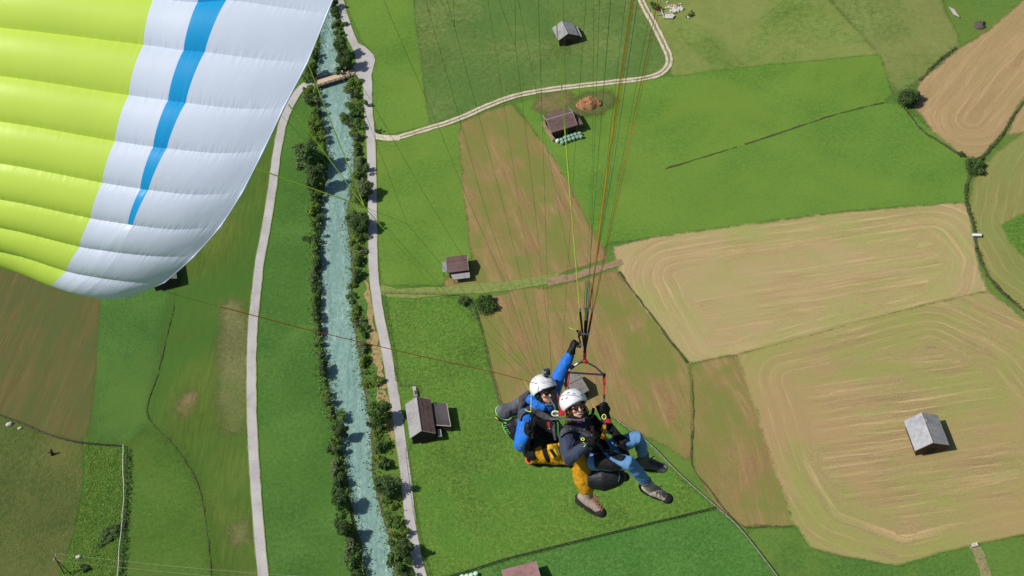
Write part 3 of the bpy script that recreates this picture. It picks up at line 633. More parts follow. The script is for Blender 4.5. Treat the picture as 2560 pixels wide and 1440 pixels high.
pts = along([(1165, 745), (1180, 775), (1192, 800)], 30, 2.2, .2, .7)
scatter('fence_corner_herbs', 'weeds around the pasture fence corner', pts, .2, LEAF[Gy], 'herbs')
pts = []                                  # grass tufts and docks standing out of the near pastures
for poly, cnt in (([(965, 740), (1180, 755), (1245, 1010), (1500, 1035), (1780, 1265), (1250, 1400), (1080, 1440), (1015, 1100)], 5200), ([(1085, 1450), (1790, 1280), (1940, 1445), (1100, 1500)], 2600), ([(-60, 1050), (100, 1088), (205, 1112), (205, 1250), (150, 1445), (-60, 1480)], 3000)):
    pl = [tuple(g(*p).xy) for p in poly]; xs = [p[0] for p in pl]; ys = [p[1] for p in pl]
    X = rng.uniform(min(xs), max(xs), cnt * 2); Yy = rng.uniform(min(ys), max(ys), cnt * 2); ok = inside(pl, X, Yy)
    pts += [(x, y, .17 + .12 * random.random()) for x, y in zip(X[ok], Yy[ok]) if noise.noise(Vector((x * .06, y * .06, 4))) > -.15]
scatter('pasture_tufts', 'pale weed tufts dotted over the pastures', pts, .13, leafmat('leaf_pale', S(92, 132, 50), S(122, 160, 74), S(150, 180, 100)), 'herbs', 1.2)

# ================================================================== buildings
M_board = plain('weathered_board', S(88, 74, 60), .85, .3, 2.0, c2=S(54, 46, 38))
M_boarddark = plain('dark_board', S(62, 52, 44), .85, .3, 2.0)
M_stone = plain('stone_wall', S(190, 182, 164), .9, .2, 1.2, c2=S(140, 134, 122))
def roofmat(name, c, c2, sc=1.2, rough=.75, spec=.3):
    m, nt, b = newmat(name); v = coords(nt)
    f = noise_n(nt, v, sc, 5, .65); f2 = noise_n(nt, v, .25, 3, .6)
    s = math_n(nt, 'ADD', math_n(nt, 'MULTIPLY', f, .55), math_n(nt, 'MULTIPLY', f2, .45))
    nt.links.new(ramp(nt, s, [(.36, c2), (.52, c), (.68, tuple(min(1, x * 1.2) for x in c[:3]) + (1,))]), b.inputs['Base Color'])
    b.inputs['Roughness'].default_value = rough; b.inputs['Specular IOR Level'].default_value = spec
    bump(nt, b, noise_n(nt, v, 3.5, 3, .7), .35, .08); return m
R_grey = roofmat('roof_grey_sheet', S(150, 150, 150), S(120, 122, 124))
R_metal = roofmat('roof_pale_metal', S(168, 168, 172), S(140, 142, 148), .8, .5, .5)
R_shingle = roofmat('roof_shingle', S(158, 156, 156), S(112, 112, 112), 2.6)
R_brown = roofmat('roof_brown_tile', S(112, 88, 84), S(92, 74, 72), .8)
R_dark = roofmat('roof_dark_felt', S(84, 78, 80), S(64, 60, 64), .5)
R_pink = roofmat('roof_pink_tile', S(156, 118, 116), S(134, 102, 100), .8)
R_old = roofmat('roof_old_shingle', S(138, 134, 130), S(106, 104, 102), 2.2)
M_trim = plain('pale_trim', S(186, 176, 170), .7, .1, 3)
M_red = plain('red_sheet', S(196, 96, 84), .7, .1, 3)
def barn(name, label, A, B, C, he, hr, rm1, rm2, wall=M_board, oh=.45, trim=None, rf=.5, ridge=None, cat='barn', tiles=True):
    """A-B one eave, C the other eave's end next to B (photo points at eave height)"""
    a, b, c = g(*A, he), g(*B, he), g(*C, he)
    ld = (b - a).normalized(); wv = (c - b); wv -= ld * wv.dot(ld); wd = wv.normalized(); L = (b - a).length; W = wv.length
    cen = (a + b) / 2 + wv / 2; root = empty(name, (cen.x, cen.y, 0), label, cat)
    z = Vector((0, 0, 1)); r0 = a + wv * rf + z * (hr - he); r1 = b + wv * rf + z * (hr - he)
    # walls: a prism with gables, set back under the eaves
    i0 = a + ld * oh + wd * oh; i1 = b - ld * oh + wd * oh; i2 = b - ld * oh + wv - wd * oh; i3 = a + ld * oh + wv - wd * oh
    sl1 = (hr - he) / (W * rf); sl2 = (hr - he) / (W * (1 - rf))
    def fl(p, zz): return Vector((p.x, p.y, zz))
    g0 = r0 + ld * oh - z * .1; g1 = r1 - ld * oh - z * .1
    h1 = he + sl1 * oh - .1; h2 = he + sl2 * oh - .1
    MB().add([fl(i0, -.2), fl(i3, -.2), fl(i3, h2), g0, fl(i0, h1)], [(0, 1, 2, 3, 4)]).slab([fl(i0, -.2), fl(i3, -.2), fl(i3, h2), g0, fl(i0, h1)], .16, ld).build('gable_wall', wall, root)
    MB().slab([fl(i1, -.2), fl(i2, -.2), fl(i2, h2), g1, fl(i1, h1)], .16, -ld).build('gable_wall', wall, root)
    MB().slab([fl(i0 + ld * .17, -.2), fl(i1 - ld * .17, -.2), fl(i1 - ld * .17, h1), fl(i0 + ld * .17, h1)], .16, wd).build('side_wall', wall, root)
    MB().slab([fl(i3 + ld * .17, -.2), fl(i2 - ld * .17, -.2), fl(i2 - ld * .17, h2), fl(i3 + ld * .17, h2)], .16, -wd).build('side_wall', wall, root)
    for (e0, e1, mt) in ((a, b, rm1), (a + wv, b + wv, rm2)):
        n = max(3, int((e0 - r0).length / 1.1)); sl = MB().slab([e0 - z * .02, e1 - z * .02, r1 - z * .02, r0 - z * .02], .1).build('roof_slope', mt, root)
        for k in range(n):                       # overlapping courses
            p0, p1 = e0.lerp(r0, k / n), e1.lerp(r1, k / n); q0, q1 = e0.lerp(r0, (k + 1.06) / n if k < n - 1 else 1), e1.lerp(r1, (k + 1.06) / n if k < n - 1 else 1)
            MB().slab([p0 + z * .075, p1 + z * .075, q1 + z * .03, q0 + z * .03], .04).build('roof_course', mt, sl)
    MB().tube([r0 + z * .08, r1 + z * .08], .13, 6).build('ridge_cap', ridge or rm1, root)
    tm = trim or wall
    for e, r in ((a, r0), (a + wv, r0), (b, r1), (b + wv, r1)):
        s = -ld if r is r0 else ld
        MB().slab([e + s * .015 + z * .12, r + s * .015 + z * .12, r + s * .1 + z * .12, e + s * .1 + z * .12], .24).build('verge_board', tm, root)
    dw = min(2.2, W * .35); dc = (i1 + i2) / 2
    MB().slab([fl(dc - wd * dw / 2, .0) + ld * .02, fl(dc + wd * dw / 2, .0) + ld * .02, fl(dc + wd * dw / 2, 2.1) + ld * .02, fl(dc - wd * dw / 2, 2.1) + ld * .02], .06, ld).build('door', M_boarddark, root)
    return root
def leanto(root, quad, h, mat, posts=True, name='lean_to_roof', drop=.0, th=.14):
    q = [g(x, y, h) for x, y in quad]
    s = MB().slab(q, th).build(name, mat, root)
    c = sum(q, Vector()) / 4
    qi = [p.lerp(c, .12) for p in q]
    for i in range(4):
        if posts: MB().tube([Vector((qi[i].x, qi[i].y, -.1)), Vector((qi[i].x, qi[i].y, h - th))], .09, 6).build('post', M_board, root)
    return s
b1 = barn('hay_barn', 'grey gabled hay barn alone in the olive meadow at the top', (1380, 70), (1395, 103), (1449, 93), 2.9, 4.9, R_grey, R_grey)
leanto(b1, [(1430, 60), (1444, 68), (1455, 92), (1446, 88)], 2.3, R_grey)
b2 = barn('bale_barn', 'brown roofed barn with pale trim beside the wrapped bales', (1357, 289), (1421, 270), (1447, 312), 3.4, 5.2, R_brown, R_brown, wall=M_boarddark, trim=M_trim, ridge=M_trim)
leanto(b2, [(1432, 276), (1438, 276), (1458, 310), (1449, 312)], 3.1, R_brown)
b3 = barn('small_barn', 'small brown roofed barn with two grey lean-tos above the grass track', (1116, 644), (1168, 637), (1175, 675), 3.0, 4.3, R_brown, R_brown, wall=M_boarddark, trim=M_trim)
leanto(b3, [(1105, 656), (1119, 652), (1123, 677), (1107, 681)], 2.3, R_grey)
leanto(b3, [(1126, 684), (1174, 680), (1175, 694), (1132, 699)], 2.0, R_shingle)
b4 = barn('farm_house', 'farm house with half grey half brown roof beside the river road', (1013, 1012), (1024.5, 1096), (1090, 1087), 3.6, 6.0, R_shingle, R_brown, wall=M_boarddark, trim=M_trim, cat='house')
an = [g(x, y, 2.9) for x, y in [(1079, 1008), (1117, 1008), (1127, 1066), (1089, 1063)]]
MB().slab(an, .2).build('annex_roof', R_dark, b4)
ci = sum(an, Vector()) / 4; ai = [p.lerp(ci, .07) for p in an]
for i in range(4):
    p, q = ai[i], ai[(i + 1) % 4]; MB().slab([Vector((p.x, p.y, 0)), Vector((q.x, q.y, 0)), Vector((q.x, q.y, 2.7)), Vector((p.x, p.y, 2.7))], .12, ((ci - (p + q) / 2).normalized())).build('annex_wall', M_boarddark, b4)
for i in (1, 2): MB().tube([an[i] + Vector((0, 0, .05)), an[(i + 1) % 4] + Vector((0, 0, .05))], .1, 6).build('gutter', M_trim, b4)
leanto(b4, [(1094, 1073), (1102, 1073), (1105, 1091), (1096, 1091)], 2.2, R_shingle, name='porch_roof')
leanto(b4, [(1045, 1001), (1067, 993), (1069, 1004), (1050, 1012)], 3.0, M_red, name='red_porch_roof')
b5 = barn('hay_barn', 'pale metal roofed barn standing in the big tan hay field', (2260, 1053), (2287.5, 1127), (2373, 1112), 3.0, 5.3, R_metal, R_grey, trim=M_trim, ridge=M_trim)
MB().box(g(2310, 1052, 5.0), (.5, .2, .12), (-.2, .6, .0), (0, 0, .1)).build('roof_patch', M_trim, b5)
b6 = barn('old_barn', 'old grey roofed barn half hidden behind the two flyers', (1402, 948), (1438, 930), (1474, 976), 2.9, 4.5, R_old, R_old, wall=M_boarddark)
b7 = barn('cut_off_barn', 'pink roofed barn cut by the bottom edge beside pale bales', (1339, 1403), (1255, 1425), (1296, 1492), 3.2, 4.4, R_pink, R_pink, trim=M_trim, rf=.62)
b8 = barn('meadow_barn', 'dark barn peeking out from under the white wing tip', (436, 648), (443, 697), (378, 706), 3.3, 5.0, R_old, R_old, wall=M_boarddark)

# ------------------------------------------------------------------ bridge
M_deck = plain('bridge_deck', S(206, 186, 160), .9, .15, 1.5, c2=S(170, 152, 130))
M_rail = plain('bridge_rail', S(72, 64, 58), .8, .2, 3)
ba, bb = g(786, 211, .25), g(886, 180, .25); bd = (bb - ba).normalized(); bs = Vector((-bd.y, bd.x, 0)); Lb_ = (bb - ba).length
br = empty('footbridge', ((ba + bb) / 2).to_2d().to_3d(), 'timber bridge with dark railings crossing the turquoise river', 'bridge')
nP = 26
pm_ = None
for i in range(nP):                              # deck planks across
    c = ba + bd * (Lb_ * (i + .5) / nP)
    MB().box(c + Vector((0, 0, .02 + .006 * (i % 3))), bd * (Lb_ / nP * .47), bs * 1.75, Vector((0, 0, .05))).build('plank', M_deck, br)
for s in (-1.2, 1.2): MB().box((ba + bb) / 2 + bs * s - Vector((0, 0, .28)), bd * Lb_ / 2, bs * .15, Vector((0, 0, .22))).build('girder', M_rail, br)
for s in (-1.85, 1.85):
    for hz in (.45, .95): MB().box((ba + bb) / 2 + bs * s + Vector((0, 0, hz)), bd * Lb_ / 2, bs * .07, Vector((0, 0, .09))).build('rail', M_rail, br)
    MB().box((ba + bb) / 2 + bs * (s * 1.0) + Vector((0, 0, .04)), bd * Lb_ / 2, bs * .1, Vector((0, 0, .1))).build('kerb_beam', M_rail, br)
    for i in range(9):
        c = ba + bd * (Lb_ * i / 8) + bs * s
        MB().box(c + Vector((0, 0, .45)), bd * .09, bs * .09, Vector((0, 0, .75))).build('post', M_rail, br)
for c in (ba, bb): MB().box(c - Vector((0, 0, 1.3)), bd * .6, bs * 2.1, Vector((0, 0, 1.15))).build('abutment', M_stone, br)

# ------------------------------------------------------------------ bales
M_baleg = plain('bale_wrap_green', S(138, 172, 148), .4, .1, 2, spec=.5); M_balew = plain('bale_wrap_white', S(226, 236, 228), .4, .05, 2, spec=.5)
M_balem = plain('bale_wrap_mint', S(204, 228, 208), .4, .05, 2, spec=.5)
bm_ = MB()
prof = [(0, .02), (.42, 0), (.56, .06), (.625, .2), (.64, .6), (.625, 1.0), (.56, 1.15), (.42, 1.21), (0, 1.22)]
nn_ = 16; vs = []; fs = []
for r_, z_ in prof:
    for k in range(nn_):
        a_ = 6.2832 * k / nn_; vs.append((r_ * math.cos(a_), r_ * math.sin(a_), z_))
for i in range(len(prof) - 1):
    for k in range(nn_): fs.append((i * nn_ + k, i * nn_ + (k + 1) % nn_, (i + 1) * nn_ + (k + 1) % nn_, (i + 1) * nn_ + k))
def bale(px, py, mat, label, group):
    o = mk('round_bale', vs, fs, mat, None, True); p = g(px, py, 1.2); o.location = (p.x, p.y, .12); o.rotation_euler.z = random.random() * 6
    o.scale = (random.uniform(.96, 1.05),) * 3
    return tag(o, label, 'bale', group)
def zz(x, y): return 1340 + x / 12, 250 + y / 12
for i, (x, y) in enumerate([(770, 1165), (870, 1110), (975, 1080), (1075, 1045), (1180, 1010), (1300, 985)]):
    bale(*zz(x, y), M_baleg, f'green wrapped round bale, {ORD[i]} from the left in the row next to the brown barn', 'green bales beside the brown barn')
for i, (x, y) in enumerate([(785, 1255), (895, 1205), (1005, 1165), (1120, 1130), (1235, 1090), (1345, 1075)]):
    bale(*zz(x, y), M_baleg, f'green wrapped round bale, {ORD[i]} from the left in the row away from the brown barn', 'green bales beside the brown barn')
bale(*zz(637, 1200), M_balew, 'single white wrapped round bale at the corner of the brown barn', 'green bales beside the brown barn')
for i, (x, y) in enumerate([(1189, 1433), (1178, 1436.5), (1167, 1439.5), (1155, 1441)]):
    bale(x, y, M_balem, f'pale mint round bale, {ORD[i]} from the right in the row at the bottom edge', 'pale bales at the bottom edge')
# ------------------------------------------------------------------ firewood, heaps, rubble
M_log = plain('log_wood', S(196, 172, 136), .9, .25, 5, c2=S(120, 100, 78))
fw = empty('firewood_stack', g(1368, 330, .8).to_2d().to_3d(), 'pale firewood stack along the left gable of the brown barn', 'firewood')
p0, p1 = g(1357, 308, .9), g(1385, 351, .9); p0.z = p1.z = 0; dd = (p1 - p0).normalized(); ss = Vector((-dd.y, dd.x, 0))
for i in range(26):
    lg = MB()
    for k in range(5):
        c = p0.lerp(p1, (i + random.random() * .6) / 26) + Vector((0, 0, .25 + k * .27)); a = ss * random.uniform(.35, .55)
        lg.tube([c - a + dd * random.uniform(-.05, .05), c + a], random.uniform(.1, .15), 6)
    tag(lg.build('log', M_log, fw), kind='stuff')
M_chip = plain('brushwood', S(178, 130, 92), .95, .25, 1.5, c2=S(128, 92, 66), bmp=.8, bscale=5)
hp = empty('brushwood_heap', g(1474, 258).to_2d().to_3d(), 'rusty brown brushwood heap beside the gravel track', 'heap')
cc = g(1472, 262); hm = MB(); nx = 26; vs2 = []; fs2 = []
for i in range(nx + 1):
    for j in range(nx + 1):
        u, v_ = i / nx * 2 - 1, j / nx * 2 - 1; r_ = math.hypot(u, v_)
        h = max(0, 1 - r_ ** 2) ** .6 * 2.2 * (1 + .5 * noise.noise(Vector((u * 2.2, v_ * 2.2, 3))) + .25 * noise.noise(Vector((u * 7, v_ * 7, 3)))) * (1 - .35 * max(0, -u))
        vs2.append((cc.x + u * 4.3 + .5 * noise.noise(Vector((v_ * 3, 1, 1))), cc.y + v_ * 2.7 + .6 * noise.noise(Vector((u * 3, 5, 1))), h - .05))
for i in range(nx):
    for j in range(nx): q = i * (nx + 1) + j; fs2.append((q, q + nx + 1, q + nx + 2, q + 1))
mk('mound', vs2, fs2, M_chip, hp)
st = MB()
for i in range(700):
    v_ = Vector(random.choice(vs2));
    if v_.z < .25: continue
    d = Vector((random.uniform(-1, 1), random.uniform(-1, 1), random.uniform(-.1, .5))).normalized() * random.uniform(.3, .9); st.tube([v_ - d * .5, v_ + d * .5 + Vector((0, 0, .1))], random.uniform(.03, .07), 4)
tag(st.build('twigs', plain('twigs', S(200, 150, 112), .9, .3, 3), hp), kind='stuff')
M_scorch = plain('bare_ground', S(104, 104, 70), .95, .3, .5, kind='pos')
M_rub = plain('pale_rubble', S(204, 198, 184), .9, .2, 1.2, c2=S(150, 146, 136))
rb = empty('stone_rubble', g(1683, 24).to_2d().to_3d(), 'pale stone rubble and slabs near the top edge beside the track', 'rubble')
for i in range(46):
    p = g(random.gauss(1692, 9), random.gauss(22, 5.5)); s = random.uniform(.25, .75); q = MB()
    q.ell(p + Vector((0, 0, .35)), Vector((s, random.uniform(-.2, .2), .1)), Vector((0, s * .7, .1)), Vector((0, .1, s * .6)), 7, 5); q.build('stone', M_rub, rb)
MB().slab([g(1662, 36, .7), g(1680, 33, .7), g(1687, 38, .7), g(1682, 45, .7), g(1662, 45, .7)], .3).build('slab', M_rub, rb)
MB().slab([g(1651, 21, .8), g(1653, 20, .8), g(1662, 44, .8), g(1659, 45, .8)], .2).build('beam', M_trim, rb)
MB().slab([g(1643, 35, .7), g(1643, 36.5, .7), g(1690, 30.5, .7), g(1690, 29, .7)], .2).build('beam', M_trim, rb)
MB().slab([g(1716, 38, .7), g(1720, 40, .7), g(1724, 44, .7), g(1719, 43, .7)], .3).build('slab', M_rub, rb)
MB().slab([g(1666, 10, .5), g(1690, 8, .5), g(1694, 16, .5), g(1668, 17, .5)], .2).build('slab', M_soil, rb)
# small footbridges, trough, bench
fb = empty('plank_bridge', g(2442, 587).to_2d().to_3d(), 'small white plank bridge over the ditch at the right', 'bridge')
MB().slab([g(2430, 583, .9), g(2454, 584, .9), g(2454, 590, .9), g(2430, 590, .9)], .18).build('deck', M_balew, fb)
for y in (583.5, 589.5): MB().tube([g(2430, y, .95), g(2454, y + .5, .95)], .1, 6).build('edge_beam', M_trim, fb)
fb = empty('culvert_slab', g(2437, 1362).to_2d().to_3d(), 'pale concrete slab where the path enters the big hay field', 'slab')
MB().slab([g(2428, 1359, .6), g(2443, 1355, .6), g(2446, 1363, .6), g(2431, 1367, .6)], .25).build('slab', M_rub, fb)
MB().slab([g(2429, 1366, .62), g(2446, 1361.5, .62), g(2446.5, 1363.5, .62), g(2430, 1368, .62)], .35).build('kerb', M_stone, fb)
tr_ = empty('cold_frame', g(1037, 978).to_2d().to_3d(), 'small pale cold frame with dark window behind the farm house', 'cold frame')
MB().slab([g(1030.5, 966, .9), g(1038.5, 965.5, .9), g(1044, 988, .9), g(1035.5, 991, .9)], .8).build('box', M_trim, tr_)
MB().slab([g(1035, 976, .93), g(1041, 975.5, .93), g(1043, 986.5, .93), g(1037, 988, .93)], .02).build('window', R_dark, tr_)
bn = empty('garden_bench', g(1009, 1041).to_2d().to_3d(), 'small weathered bench beside the farm house wall facing the road', 'bench')
c = g(1008, 1041, .45); e1 = (g(1011, 1034) - g(1012, 1048)).normalized(); e2 = Vector((-e1.y, e1.x, 0))
MB().box(c, e1 * .9, e2 * .25, Vector((0, 0, .04))).build('seat', M_trim, bn)
MB().box(c - e2 * .25 + Vector((0, 0, .4)), e1 * .9, e2 * .03, Vector((0, 0, .2))).build('backrest', M_board, bn)
for s in (-.75, .75): MB().box(c + e1 * s - Vector((0, 0, .22)), e1 * .05, e2 * .22, Vector((0, 0, .2))).build('leg', M_board, bn)
# ------------------------------------------------------------------ fences
M_post = plain('fence_post', S(124, 116, 100), .9, .2, 4); M_wire = plain('fence_rail', S(96, 98, 84), .8, .2, 4); M_pale = plain('pale_rail', S(208, 204, 190), .8, .1, 4)
def fence(label, pts, sp=2.6, h=1.05, post=M_post, rail=M_wire, rr=.045, pr=.06, hs=(.45, .95), wob=0):
    c = spline([g(*p) for p in pts], 8); tot = [0]
    for i in range(1, len(c)): tot.append(tot[-1] + (c[i] - c[i - 1]).length)
    n = max(3, int(tot[-1] / sp)); q = resample(c, n + 1); root = empty('fence', (q[0].x, q[0].y, 0), label, 'fence', 'pasture fences')
    mb = MB()
    for p in q: mb.tube([p + Vector((0, 0, -.1)), p + Vector((random.uniform(-.05, .05), random.uniform(-.05, .05), h + .35))], pr, 5)
    tag(mb.build('posts', post, root), kind='stuff')
    for hz in hs: MB().tube([p + Vector((random.uniform(-wob, wob), random.uniform(-wob, wob), hz + .35)) for p in q], rr, 5).build('rail', rail, root)
    return root
fence('wire fence along the river road beside the farm house pasture', [(957, 735), (968, 800), (985, 900), (995, 965), (1040, 964), (1045, 985)])
fence('wire fence below the farm house along the river road', [(1024, 1108), (1016, 1130), (1024, 1200), (1036, 1290), (1052, 1370), (1072, 1440), (1090, 1500)])
fence('wire fence along the grass track north of the pasture', [(957, 735), (1060, 738), (1150, 742), (1178, 765)])
fence('wire fence running down from the round bush to the flyers', [(1180, 765), (1200, 830), (1222, 920), (1248, 1012), (1262, 1060)])
fence('grey board fence rising diagonally at the bottom middle', [(1125, 1444), (1180, 1428), (1250, 1405), (1330, 1384), (1500, 1342), (1790, 1272)], 2.2, .8, M_wire, plain('mossy_board', S(80, 92, 66), .9, .3, 1), .13, .07, (.3, .6))
fence('long pale fence running diagonally under the boots to the bottom edge', [(1540, 1052), (1620, 1110), (1700, 1190), (1790, 1270), (1850, 1325), (1940, 1440), (1985, 1500)], 2.0, .8, M_post, plain('grey_rail', S(150, 150, 138), .9, .2, 2), .07, .08, (.3, .6))
fence('pale wooden rail fence on the edge of the lush herb strip', [(310, 1118), (311, 1200), (313, 1240), (309, 1290), (306, 1330), (300, 1380), (297, 1440), (290, 1520)], 2.6, .9, M_pale, M_pale, .11, .07, (.75,), .12)
fence('dark fence along the upper edge of the rough pasture at left', [(-80, 1005), (0, 1040), (60, 1062), (130, 1092), (200, 1109), (308, 1118)], 2.4, 1.0, M_wire, plain('dark_rail', S(70, 74, 62), .9, .2, 2), .09, .07, (.3, .65))
# ------------------------------------------------------------------ power poles and wires
def pole(px, py, label, h=8.5):
    b0 = g(px, py); root = empty('power_pole', (b0.x, b0.y, 0), label, 'pole')
    t = b0 + Vector((0, 0, h)); MB().tube([b0 - Vector((0, 0, .3)), t], [.16, .11], 8).build('mast', M_boarddark, root)
    MB().tube([b0 + Vector((2.2, -.5, -.2)), b0 + Vector((.1, 0, h * .78))], [.14, .1], 8).build('strut', M_boarddark, root)
    MB().box(t - Vector((0, 0, .5)), Vector((.15, 1.1, 0)), Vector((.07, 0, 0)), Vector((0, 0, .07))).build('cross_arm', M_trim, root)
    for s in (-.95, 0, .95): MB().tube([t + Vector((.14 * s, s, -.45)), t + Vector((.14 * s, s, -.15))], .07, 6).build('insulator', M_trim, root)
    return t
t1 = pole(161, 1434, 'dark wooden power pole with strut at the lower left')
t2 = t1 + (g(700, 1480) - g(160, 1434)) * 1.5
wr = empty('power_line', (t1.x, t1.y, 0), 'thin power wires running right from the wooden pole', 'wire')
for s in (-.95, .95): MB().tube([t1.lerp(t2, i / 10) + Vector((.14 * s, s, -.15 - 1.6 * (1 - (i / 5 - 1) ** 2))) for i in range(11)], .022, 4).build('wire', M_trim, wr)
b_ = g(700, 1480)
# boulders and stump in the rough pasture
def boulder(px, py, s, label, mat=M_rub):
    p = g(px, py); q = MB(); q.ell(p + Vector((0, 0, s * .3)), Vector((s, .2 * s, 0)), Vector((-.1 * s, s * .65, 0)), Vector((0, 0, s * .6)), 10, 7)
    for v_ in q.v: v_ += Vector((1, .6, .5)) * noise.noise(v_ * 1.3) * s * .3
    o = q.build('boulder', mat); return tag(o, label, 'rock', 'boulders in the rough pasture')
boulder(24, 1063, 1.1, 'pale boulder under the dark fence at the left edge'); boulder(50, 1072, .7, 'smaller grey boulder right of the pale one at the left edge', M_stone)
boulder(197, 1394, .9, 'pale boulder in herbs right of the power pole')
p = g(131, 1137); sr = empty('tree_stump', (p.x, p.y, 0), 'dark broken stump standing in the rough pasture', 'stump')
MB().tube([p - Vector((0, 0, .1)), p + Vector((.1, .1, 1.2)), p + Vector((.3, .3, 2.4))], [.55, .4, .15], 9).build('stem', M_boarddark, sr)
MB().tube([p + Vector((.1, .1, 1.0)), p + Vector((-.8, -.4, 1.7))], [.2, .08], 7).build('branch', M_boarddark, sr)
p = g(2450, 64); dp = empty('manure_heap', (p.x, p.y, 0), 'dark grey manure heap in the top right meadow', 'heap'); q = MB(); q.ell(p + Vector((0, 0, .1)), (2.0, .3, 0), (-.2, 2.2, 0), (0, 0, 1.1), 16, 8)
for v_ in q.v: v_ += Vector((1, 1, .6)) * noise.noise(v_ * .9) * .6
q.build('mound', plain('manure', S(92, 84, 78), .95, .25, 1.5), dp)
p = g(2384, 30); sp_ = empty('plank_pile', (p.x, p.y, 0), 'grey plank pile lying in the hedge at the top right', 'planks')
for i in range(4): MB().box(p + Vector((.4 * i - .6, -.5 * i, .5 + .06 * i)), Vector((.5, -2.2, 0)), Vector((.16, .04, 0)), Vector((0, 0, .04))).build('plank', M_trim, sp_)
# ================================================================== paraglider
def fabric(name, c, tr=.14):
    m, nt, b = newmat(name); u = N(nt, 'ShaderNodeUVMap').outputs[0]; v = coords(nt)
    f = noise_n(nt, v, 2.5, 3, .5)
    col = ramp(nt, f, [(.3, tuple(x * .95 for x in c[:3]) + (1,)), (.7, c)])
    nt.links.new(col, b.inputs['Base Color']); b.inputs['Roughness'].default_value = .42; b.inputs['Specular IOR Level'].default_value = .35
    # creases gather at the seams and run across them
    sp = N(nt, 'ShaderNodeSeparateXYZ'); nt.links.new(u, sp.inputs[0])
    cr = noise_n(nt, vmap(nt, u, (26, 1.6, 1), (0, 0, .25)), 1.0, 2, .5, .4); cr2 = noise_n(nt, vmap(nt, u, (5, 1.2, 1), (0, 0, -.5)), 1.0, 2, .5)
    edge = math_n(nt, 'ABSOLUTE', math_n(nt, 'SUBTRACT', math_n(nt, 'FRACT', sp.outputs[1]), .5))     # .5 at the seams
    em = math_n(nt, 'POWER', math_n(nt, 'MULTIPLY', edge, 2.0), 3.0)
    hgt = math_n(nt, 'ADD', math_n(nt, 'MULTIPLY', math_n(nt, 'MULTIPLY', cr, em), 1.0), math_n(nt, 'MULTIPLY', cr2, .55))
    bump(nt, b, hgt, .28, .013)
    t = N(nt, 'ShaderNodeBsdfTranslucent'); nt.links.new(col, t.inputs[0]); mx = N(nt, 'ShaderNodeMixShader'); mx.inputs[0].default_value = tr
    nt.links.new(b.outputs[0], mx.inputs[1]); nt.links.new(t.outputs[0], mx.inputs[2]); nt.links.new(mx.outputs[0], nt.nodes['Material Output'].inputs[0]); return m
F_yel = fabric('ripstop_lime', S(206, 234, 92, .88)); F_wht = fabric('ripstop_white', S(222, 232, 252, .88)); F_blu = fabric('ripstop_blue', S(22, 158, 222, .95)); F_low = fabric('ripstop_underside', S(214, 220, 226))
# seams between the cells: photo points from the nose side to the trailing edge
T = [0, .3, .5, .62, .69, .85, 1.0]
SEAM = [  # x0 row, lime edge, blue left, blue right, mid, trailing edge
    [(-330, -80), (0, -55), (385, -5), (494, 6), (566, 0), (700, 18), (818, 34)],
    [(-330, 45), (0, 69), (359, 112), (459, 126), (512, 130), (634, 146), (768, 158)],
    [(-320, 165), (0, 190), (322, 238), (420, 251), (464, 257), (590, 271), (708, 272)],
    [(-310, 280), (0, 304), (288, 353), (383, 367), (417, 371), (545, 383), (658, 378)],
    [(-300, 382), (0, 409), (256, 457), (351, 472), (371, 475), (490, 487), (606, 481)],
    [(-290, 470), (0, 499), (227, 546), (320, 561), (332, 563), (440, 574), (552, 566)],
    [(-280, 540), (0, 570), (198, 617), (262, 627), (296, 632), (390, 641), (484, 642)],
    [(-270, 598), (0, 628), (164, 678), (222, 690), (252, 695), (332, 705), (412, 705)],
    [(-260, 634), (0, 668), (124, 714), (170, 730), (200, 738), (262, 748), (318, 745)]]
for k in range(26):                                 # the wing goes on above the frame, arching over to the right
    a, b_ = SEAM[0], SEAM[1]; turn = math.radians(1.5 * min(k, 24)); st = []
    for (x0, y0), (x1, y1) in zip(a, b_):
        dx, dy = x0 - x1, y0 - y1; L = 122
        d = Vector((math.sin(math.radians(22) + turn * 1.25), -math.cos(math.radians(22) + turn * 1.25)))
        st.append((x0 + d.x * L, y0 + d.y * L))
    SEAM.insert(0, st)
NS = len(SEAM); TOPN = NS - 9
dstep = [0, .0, .01, .03, .05, .08, .11, .14, .17]
DEP = [0.0] * NS; acc = 9.3
for i in range(9): acc += dstep[i]; DEP[TOPN + i] = acc
for i in range(TOPN - 1, -1, -1): DEP[i] = max(5.0, DEP[i + 1] - min(.3, .045 * (TOPN - i - 1)))
def seam_pt(i, t):
    s = SEAM[i]
    for k in range(len(T) - 2):
        if t <= T[k + 1]: break
    else: k = len(T) - 2
    def tan(j):
        j0, j1 = max(0, j - 1), min(len(T) - 1, j + 1); return (Vector(s[j1]) - Vector(s[j0])) / (T[j1] - T[j0])
    h = T[k + 1] - T[k]; u = (t - T[k]) / h; a, b_ = Vector(s[k]), Vector(s[k + 1]); ma, mb_ = tan(k) * h, tan(k + 1) * h
    p = a * (2 * u ** 3 - 3 * u * u + 1) + ma * (u ** 3 - 2 * u * u + u) + b_ * (-2 * u ** 3 + 3 * u * u) + mb_ * (u ** 3 - u * u)
    q = max(0, t - .3) / .7; nose = max(0, .16 - t) / .16
    return P(p.x, p.y, DEP[i] - .5 * t + .22 * q ** 1.8 + .08 * (max(0, .3 - t) / .3) ** 2 + .28 * nose ** 3)
def thick(t): return .40 * (2.97 * math.sqrt(max(t, 0)) - 1.26 * t - 3.52 * t * t + 2.84 * t ** 3 - 1.03 * t ** 4) + .004
par = empty('paraglider', Q(1462, 905, 0), 'lime, white and blue tandem paraglider wing with its lines and risers', 'paraglider')
